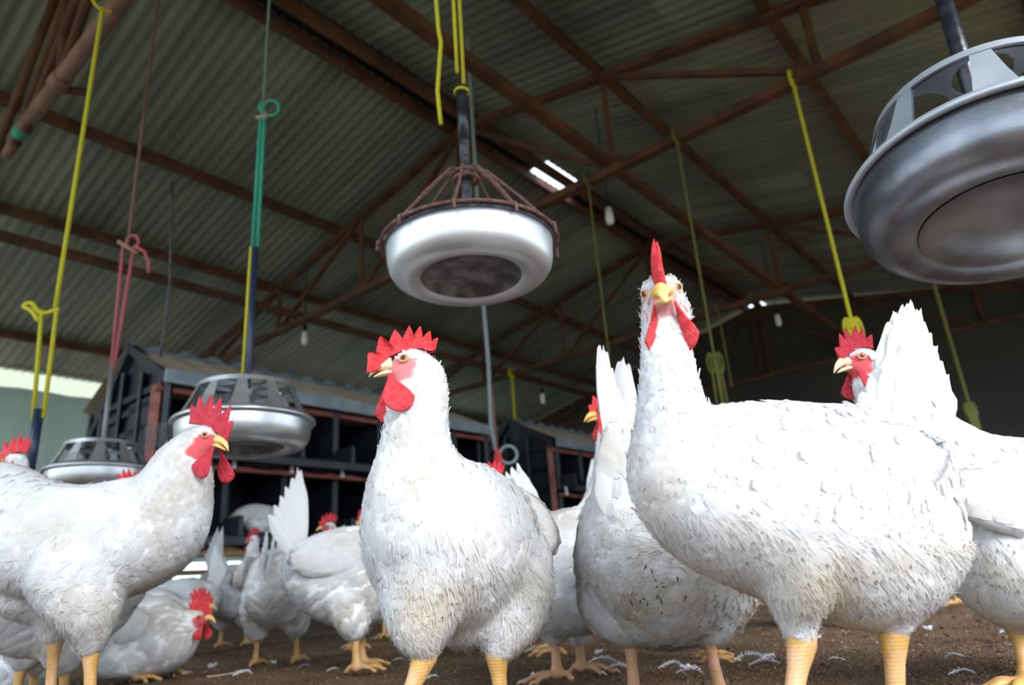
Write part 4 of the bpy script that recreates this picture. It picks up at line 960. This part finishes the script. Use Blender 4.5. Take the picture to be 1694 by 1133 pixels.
# --- centre hen in three-quarter view, head turned to the left
YC = 0.83
h1, f1 = footed(703, 1085, YC - .03, -0.040, -0.03); h2, f2 = footed(822, 1085, YC + .03, 0.004, -0.01)
hdC = nrm((-.72, -.69, 0))
hen('white hen in the centre, head in profile to the left, floppy red comb', (f1 + f2) / 2,
    sp([(838, 910, YC + .18, 50, 50), (812, 908, YC + .15, 80, 80), (785, 905, YC + .10, 108, 104), (765, 905, YC + .06, 128, 122), (725, 880, YC + .01, 122, 118), (698, 830, YC - .02, 94, 92), (688, 765, YC - .03, 63, 65), (689, 710, YC - .035, 52, 54), (692, 665, YC - .035, 49, 48), (696, 630, YC - .035, 43, 43)]),
    (W(683, 605, YC - .04), (-.95, -.30, -.06), 0.0),
    [[(W(715, 930, YC - .01), m_(84, YC)), (W(702, 985, YC - .02), m_(62, YC)), (W(696, 1030, YC - .03), m_(42, YC)), (W(702, 1070, YC - .03), m_(19, YC))],
     [(W(842, 930, YC + .07), m_(74, YC)), (W(844, 985, YC + .06), m_(68, YC)), (W(836, 1035, YC + .04), m_(42, YC)), (W(823, 1072, YC + .03), m_(19, YC))],
     [(W(780, 930, YC + .06), m_(95, YC)), (W(775, 980, YC + .06), m_(80, YC)), (W(772, 1010, YC + .06), m_(55, YC))]],
    [(h1, f1, (-.75, -.65, 0)), (h2, f2, (-.7, -.7, 0))], hdC,
    wings=[(W(812, 858, YC + .075), np.array([-.70, -.66, .16]), 0, np.array([.6, -.75, .35]), (.115, .062, .030), None)],
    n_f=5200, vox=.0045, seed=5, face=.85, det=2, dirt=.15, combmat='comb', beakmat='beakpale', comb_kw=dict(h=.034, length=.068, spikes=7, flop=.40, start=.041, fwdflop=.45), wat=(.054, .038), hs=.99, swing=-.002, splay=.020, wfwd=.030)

# --- hen at the left in profile facing right
YL = 1.15
h1, f1 = footed(92, 1052, YL + .05, 0.005, 0.0); h2, f2 = footed(150, 1075, YL - .03, 0.012, 0.0)
hen('white hen at the left in profile facing right, crimson comb and yellow beak', (f1 + f2) / 2,
    sp([(-70, 800, YL + .02, 50, 34), (-20, 848, YL + .02, 84, 58), (50, 886, YL, 88, 76), (130, 896, YL, 88, 84), (210, 886, YL, 90, 84), (262, 862, YL, 80, 74), (287, 815, YL - .01, 60, 58), (300, 775, YL - .01, 46, 46), (318, 745, YL - .01, 34, 34)]),
    (W(338, 724, YL - .015), (.93, -.20, -.30), 0.0),
    [[(W(65, 950, YL + .04), m_(70, YL)), (W(90, 995, YL + .05), m_(42, YL)), (W(92, 1045, YL + .05), m_(19, YL))],
     [(W(128, 945, YL - .04), m_(66, YL)), (W(142, 990, YL - .045), m_(50, YL)), (W(150, 1030, YL - .04), m_(32, YL)), (W(150, 1066, YL - .03), m_(18, YL))]],
    [(h1, f1, (1, -.3, 0)), (h2, f2, (1, -.2, 0))], (1, -.08, 0),
    tail=[('tail', fan(-60, 860, YL + .02, [(-130, 770), (-120, 750), (-100, 740), (-80, 740), (-140, 800), (-60, 750), (-40, 765)], .05, toward))],
    wings=[(W(78, 872, YL - .060), np.array([1, -.08, .10]), 0, toward + [0, 0, .12], (.130, .058, .024), None)],
    n_f=4200, vox=.0048, seed=7, face=1.0, det=2, combmat='combdark', lobe='white', comb_kw=dict(h=.056, length=.082, spikes=6, start=.044), wat=(.054, .036), hs=1.0, splay=.016, wfwd=.030, swing=.016, fdrop=.010)

# --- rear view hen with raised tail, behind the big one
YB = 1.04
h1, f1 = footed(1042, 1055, YB - .02, -0.004, -0.01); h2, f2 = footed(1170, 1050, YB - .02, 0.004, -0.01)
def specks(t, base, bvh):
    rnd = random.Random(4)
    for i in range(16):
        x = rnd.gauss(1085, 26); y = rnd.uniform(925, 1040); o_ = Vector((0, 0, CAMH)); d = Vector(ray(x, y)).normalized(); loc, no, _, _ = bvh.ray_cast(o_, d)
        if loc is None: continue
        loc = np.array(loc) - np.array(d) * .006; a = rnd.uniform(0, PI); k = MB(); q = np.array([math.cos(a) * .4, 0, math.sin(a)]); l_ = rnd.uniform(.003, .007)
        k.tube([loc - q * l_, loc + [.001, 0, 0], loc + q * l_], [.0003, .0009, .0003], 5); k.build('mud_fleck', M['mud'], t, base)
tB = [(988, 572), (994, 574), (1000, 585), (992, 590), (1008, 610), (985, 600), (1018, 640), (1030, 680)]
hen('white hen seen from behind with narrow raised tail, left of the hen facing the camera', (f1 + f2) / 2,
    sp([(1035, 820, YB - .10, 46, 46), (1052, 880, YB - .07, 92, 92), (1085, 928, YB - .02, 118, 128), (1105, 925, YB + .06, 112, 122), (1120, 880, YB + .14, 84, 80), (1124, 810, YB + .18, 46, 46), (1124, 770, YB + .19, 32, 32)]),
    (W(1126, 745, YB + .21), (.2, 1, 0), 0.0),
    [[(W(1035, 980, YB - .02), m_(72, YB)), (W(1040, 1020, YB - .02), m_(38, YB)), (W(1042, 1048, YB - .02), m_(19, YB))],
     [(W(1165, 960, YB), m_(78, YB)), (W(1168, 1012, YB - .01), m_(46, YB)), (W(1170, 1044, YB - .02), m_(20, YB))]],
    [(h1, f1, (.1, 1, 0)), (h2, f2, (.2, 1, 0))], (.15, 1, 0),
    tail=[('tail', [(W(1015 + i * 3, 790, YB - .10 + i * .004), W(x, y, YB - .15 + i * .005), .030 + .003 * i, nrm((.75, -.65, 0.1)), 0) for i, (x, y) in enumerate(tB)] + [(W(1030, 780, YB - .09), W(x, y, YB - .10 + i * .004), .034, nrm((-.5, -.85, 0)), 0) for i, (x, y) in enumerate([(1032, 594), (1040, 605), (1024, 600), (1046, 640), (1050, 680)])]),
          ('tail_coverts', [(W(1030, 850 + i * 4, YB - .12), W(x, y, YB - .145), .036, nrm((0.2 * (i % 3 - 1), -1, .1)), 0) for i, (x, y) in enumerate([(995, 740), (1005, 710), (1020, 700), (1035, 705), (1048, 730), (990, 780), (1052, 770)])])],
    tailbase=[(W(1040, 860, YB - .09), W(1025, 720, YB - .12), (m_(60, YB), m_(26, YB)))],
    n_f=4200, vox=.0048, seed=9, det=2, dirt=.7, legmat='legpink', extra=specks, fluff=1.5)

# --- hen at the far right, head behind the raised tail
YF = 0.98
h1, f1 = footed(1683, 1035, YF - .02, -0.012, -0.01); h2, f2 = footed(1790, 1020, YF + .06, 0, 0)
hen('white hen at the right edge, her crimson comb showing behind a raised tail', (f1 + f2) / 2,
    sp([(1900, 860, YF + .06, 50, 45), (1840, 860, YF + .04, 92, 80), (1760, 862, YF + .02, 118, 100), (1690, 862, YF + .0, 128, 110), (1625, 838, YF, 118, 100), (1570, 790, YF, 92, 84), (1520, 730, YF, 62, 62), (1475, 680, YF, 44, 46), (1445, 635, YF, 34, 36)]),
    (W(1427, 598, YF - .005), (-.96, -.22, -.10), 0.0),
    [[(W(1672, 935, YF - .03), m_(85, YF)), (W(1683, 985, YF - .02), m_(48, YF)), (W(1684, 1028, YF - .02), m_(20, YF))],
     [(W(1790, 935, YF + .06), m_(80, YF)), (W(1790, 980, YF + .06), m_(45, YF)), (W(1790, 1015, YF + .06), m_(20, YF))]],
    [(h1, f1, (-1, -.1, 0)), (h2, f2, (-1, -.1, 0))], (-1, 0, 0),
    tail=[('tail', fan(1890, 850, YF + .06, [(1960, 700), (1980, 720), (1950, 690), (1990, 750)], .05, toward))],
    wings=[(W(1730, 820, YF - .085), np.array([-1, 0, .06]), 0, toward + [0, 0, .2], (.12, .055, .025), None)],
    n_f=3600, vox=.005, seed=11, combmat='combdark', beakmat='beakpale', lobe='white', comb_kw=dict(h=.038, length=.058, spikes=6), wat=(.040, .024), hs=1.0)
for i, (x, y) in enumerate([(1612, 858), (1618, 862), (1606, 846), (1600, 868), (1622, 850)]):
    pass

# --- hen behind, between centre hen and rear-view hen
YD = 1.36
h1, f1 = footed(917, 1052, YD, 0, 0); h2, f2 = footed(957, 1052, YD + .08, 0, 0)
hen('white hen behind the centre hen, head turned left beside the raised tail', (f1 + f2) / 2,
    sp([(878, 872, YD, 30, 30), (895, 905, YD, 58, 58), (925, 940, YD, 84, 80), (962, 938, YD, 92, 84), (995, 905, YD, 72, 66), (1006, 840, YD, 42, 42), (1010, 780, YD, 28, 28), (1010, 725, YD, 23, 23)]),
    (W(1004, 685, YD), (-.97, -.2, -.08), 0.0),
    [[(W(915, 985, YD), m_(58, YD)), (W(917, 1020, YD), m_(32, YD)), (W(917, 1048, YD), m_(17, YD))], [(W(957, 985, YD + .08), m_(55, YD)), (W(957, 1020, YD + .08), m_(30, YD)), (W(957, 1048, YD + .08), m_(17, YD))]],
    [(h1, f1, (-1, -.1, 0)), (h2, f2, (.9, -.3, 0))], (1, 0, 0),
    tail=[('tail', fan(882, 880, YD, [(838, 780), (846, 772), (856, 768), (862, 775), (872, 790), (876, 808), (834, 800), (880, 825), (852, 790)], .032, toward))],
    n_f=2000, vox=.006, seed=13, det=2, legmat='legpink', comb_kw=dict(h=.034), hs=.95)

# ------------------------------------------------------------------ the flock farther back: three build poses, then copies
def flock_hen(label, at, yaw, pose, seed, det=1, n_f=900, hturn=0.0, scale=1.0, comb='comb', legmat='leg', headkw=None, tailup=1.0):
    "a hen built facing +X at the origin, then moved"
    tz = dict(up=[(-.16, .245), (-.12, .24), (-.05, .222), (.03, .218), (.085, .24), (.118, .30), (.122, .36), (.12, .41)],
              low=[(-.16, .13), (-.12, .125), (-.05, .115), (.03, .105), (.085, .10), (.12, .115), (.138, .13), (.15, .135)])[pose]
    rr = [(.035, .03), (.075, .065), (.112, .098), (.118, .105), (.092, .084), (.052, .050), (.034, .034), (.026, .028)] if pose == 'up' else [(.03, .03), (.065, .06), (.10, .09), (.10, .095), (.082, .078), (.055, .052), (.036, .036), (.028, .028)]
    spn = [(np.array([x, 0, z]), a, b) for (x, z), (a, b) in zip(tz, rr)]
    hx, hz = (.125, .445) if pose == 'up' else (.168, .142)
    hf = (math.cos(hturn), math.sin(hturn), -.08)
    if pose == 'up':
        th = [[((-.02, y, .16), .052), ((-.005, y, .115), .040), ((0, y, .085), .018)] for y in (-.055, .055)]
        lg = [((0, y, .085), (.005, y * 1.1, 0), (1, 0, 0)) for y in (-.055, .055)]
    else: th = [[((-.02, y, .075), .06), ((.03, y, .05), .035)] for y in (-.06, .06)]; lg = [((.03, y, .03), (.05, y, 0), (1, 0, 0)) for y in (-.055, .055)]
    zt = .30 if pose == 'up' else .17
    tl = [('tail', [((-.14, y * .3, zt - .04), (-.150 - .014 * i, y, zt + .185 * tailup - .022 * i), .040, (0, -1 + .1 * i, 0), 0) for i in range(6) for y in (-.012, .012)])]
    t = hen(label, (0, 0, 0), spn, (np.array([hx, 0, hz]), hf, 0), th, lg, (1, 0, 0), tail=tl, wings=[(np.array([-.03, y * .086, zt - .035]), np.array([1, 0, .05]), 0, np.array([0, y, .15]), (.12, .052, .018), None) for y in (-1, 1)],
            n_f=n_f, vox=.007, seed=seed, det=det, combmat=comb, legmat=legmat, **(headkw or {}))
    t.location = tuple(map(float, at)); t.rotation_euler = (0, 0, yaw); t.scale = (scale,) * 3
    return t
def gpos(x, Y): p = W(x, 1050, Y); return np.array([p[0], p[1], 0.0])
def face_az(a): return math.radians(a)      # 0: beak towards the right of the picture, 180: left, -90: the camera, 90: away
def hspot(x, y, yaw, sc=1.0, hz=.445, hx=.125):
    "where a flock hen must stand for its head to show at pixel x, y"
    d = ray(x, y); tt = (hz * sc - CAMH) / d[2]; p = np.array([0, 0, CAMH]) + d * tt; a = math.radians(yaw)
    return np.array([p[0] - hx * sc * math.cos(a), p[1] - hx * sc * math.sin(a), 0.0])
def flock(src, at, yaw, label, sc=1.0, z=0.0, tl=1.0):
    p = np.array(at, float); p[2] = z; r = dup(src, p, face_az(yaw), label); r.scale = (sc,) * 3
    for c_ in r.children:
        if tl < 1 and c_.name.startswith('tail'): c_.scale = (1, 1, tl)
    return r
A = flock_hen('white hen with raised tail pointing up, standing before the near nest box', gpos(592, 1.80), face_az(6), 'up', 21, n_f=1500)
B = flock_hen('white hen sitting low on the litter with her head near the ground, facing right', gpos(228, 1.95), face_az(-8), 'low', 22, n_f=1300)
Cc = flock_hen('white hen with long straight neck seen from behind, head turned left', hspot(420, 892, 80), face_az(80), 'up', 23, hturn=1.35, comb='combdark')
D2 = flock_hen('white hen far back facing the camera with an upright comb, beside the centre hen', hspot(597, 865, -95), face_az(-95), 'up', 24)
flock(A, gpos(458, 2.12), 97, 'white hen seen from behind, left of the one with the raised tail', .94, tl=.78)
flock(D2, hspot(545, 872, 200, .9), 200, 'white hen whose head looks left from behind the raised tail of the flock hen', .9)
flock(B, gpos(225, 2.6), 12, 'white hen behind the low sitting hen, only her dark red comb and back showing', 1.2)
flock(A, gpos(300, 2.95), 170, 'greyish shaded white hen standing behind the sitting hen, under the nest box', .85)
flock(A, hspot(212, 815, 60, .95), 60, 'white hen whose comb peeps over the back of the profile hen at the left', .95, tl=.72)
flock(A, hspot(24, 766, 176, 1.12), 176, 'white hen at the left edge looking out of the picture', 1.12, tl=.72)
flock(B, gpos(30, 1.78), 200, 'white hen sitting behind the legs of the profile hen', .9)
flock(D2, hspot(818, 795, 185, .97), 185, 'white hen whose pink comb shows over the shoulder of the centre hen', .97)
flock(A, gpos(1165, 1.50), -8, 'white hen walking behind the rear-view hen, only feet and flank showing', .78)
flock(A, gpos(1600, 2.5), 150, 'small white hen far back under the body of the hen at the right edge', .85)
flock(A, gpos(1450, 2.1), 60, 'white hen standing behind the legs of the hen facing the camera', .80)
flock(Cc, gpos(1240, 3.4), 40, 'distant white hen far behind the rear-view hen and the largest hen', .8)
hn = flock(B, W(428, 850, 3.80), 10, 'white hen resting inside the lower tier of the near nest box, head to the right', .80); hn.location.z = 0.50
for _c in list(hn.children):
    if _c.name.startswith('tail'): bpy.data.objects.remove(_c)

# ------------------------------------------------------------------ loose things on the litter
def downy(seed, ln=.035):
    rnd = random.Random(seed); k = MB(); n_ = 12; cv = rnd.uniform(-.3, .3)
    sp_ = [np.array([ln * i / n_, ln * cv * (i / n_) ** 2, .004 + .006 * math.sin(i / n_ * PI)]) for i in range(n_ + 1)]
    k.tube(sp_, [.0007 * (1 - i / (n_ + 2)) + .0001 for i in range(n_ + 1)], 5)
    for i in range(1, n_ + 1):
        for sd_ in (-1, 1):
            for _ in range(2):
                b = ln * .34 * math.sin(PI * (i / n_) ** .7 * .92 + .12) * rnd.uniform(.7, 1.15); d = np.array([.6 + rnd.uniform(-.2, .2), sd_ * 1.0, rnd.uniform(-.1, .35)]); d = nrm(d) * b
                w = np.array([.0007, 0, 0]); p = sp_[i]; k.add([p - w, p + w, p + d * .6 + w + [0, 0, .001], p + d, p + d * .6 - w], [(0, 1, 2, 3, 4)])
    return k
M['down'] = mat('loose_white_down', (0.62, 0.65, 0.70), 0.8)
protos = []
spots = [(345, 1108, 1.5, .045), (385, 1122, 1.2, .05), (540, 1112, .4, .03), (455, 1100, 2.2, .035), (495, 1105, 0, .03), (300, 1118, .9, .03), (600, 1110, 2.6, .04), (650, 1095, .2, .03), (880, 1128, 1.1, .04),
         (905, 1082, .3, .045), (970, 1103, .1, .06), (1000, 1112, -.5, .05), (985, 1085, .9, .035), (1075, 1075, 2.0, .03), (1090, 1110, .2, .05), (1120, 1118, -.6, .05), (1140, 1112, 1.7, .035), (1215, 1098, .1, .06), (1240, 1105, -.4, .05), (1262, 1095, .9, .04),
         (1010, 1065, .6, .03), (870, 1080, .4, .04), (1350, 1060, 1.0, .03), (1540, 1045, 1.3, .035), (1600, 1090, 2.2, .03), (1655, 1050, .4, .035), (1690, 1035, 1.2, .03), (1570, 1120, 0, .035), (1400, 1095, 2.6, .03), (1215, 1050, .4, .03), (700, 1128, .5, .035), (480, 1060, .3, .03), (300, 1080, 1.9, .04), (610, 1060, .2, .03)]
def ground_hit(x, y): d = ray(x, y); tt = (0.004 - CAMH) / d[2]; return np.array([0, 0, CAMH]) + d * tt
for i, (x, y, a, ln) in enumerate(spots):
    if i < 6:
        o = downy(i, .04).build('loose_feather', M['down']); protos.append(o)
    else: o = protos[i % 6].copy(); C.objects.link(o)
    p = ground_hit(x, y); fz_ = 0.0
    o.location = tuple(p); o.rotation_euler = (0, 0, a); o.scale = (ln / .04,) * 3
    tag(o, 'small curled white feather lying on the brown litter', 'feather', 'loose white feathers scattered on the litter')
k = MB(); p = ground_hit(360, 1122); k.tube([p + [-.035, .02, .004], p + [0, 0, .006], p + [.05, -.03, .012]], .0013, 6); tag(k.build('straw', M['beakpale']), 'pale straw stalk on the litter below the sitting hen', 'straw')
rnd = random.Random(8); k = MB()
for i in range(15000):
    Y = 0.9 * (3.6 / 0.9) ** rnd.random(); X = rnd.uniform(-1, 1) * (0.82 * Y); r = rnd.uniform(.0012, .0042) * (0.7 + Y * .3)
    z = noise.noise(Vector((X * 1.7, Y * 1.7, 0))) * 0.012 * min(1, .4 + Y * .5) + noise.noise(Vector((X * 9, Y * 9, 3))) * 0.006 * min(1, .4 + Y * .5) - .0035
    c = np.array([X, Y, z]); q = [c + np.array([rnd.uniform(-1, 1), rnd.uniform(-1, 1), rnd.uniform(-.3, .8)]) * r * 1.4 for _ in range(4)]
    k.add(q, [(0, 1, 2), (0, 2, 3), (0, 3, 1), (1, 3, 2)])
tag(k.build('litter_crumbs', M['chips']), 'loose brown crumbs and chips covering the floor', 'litter', None, 'stuff')
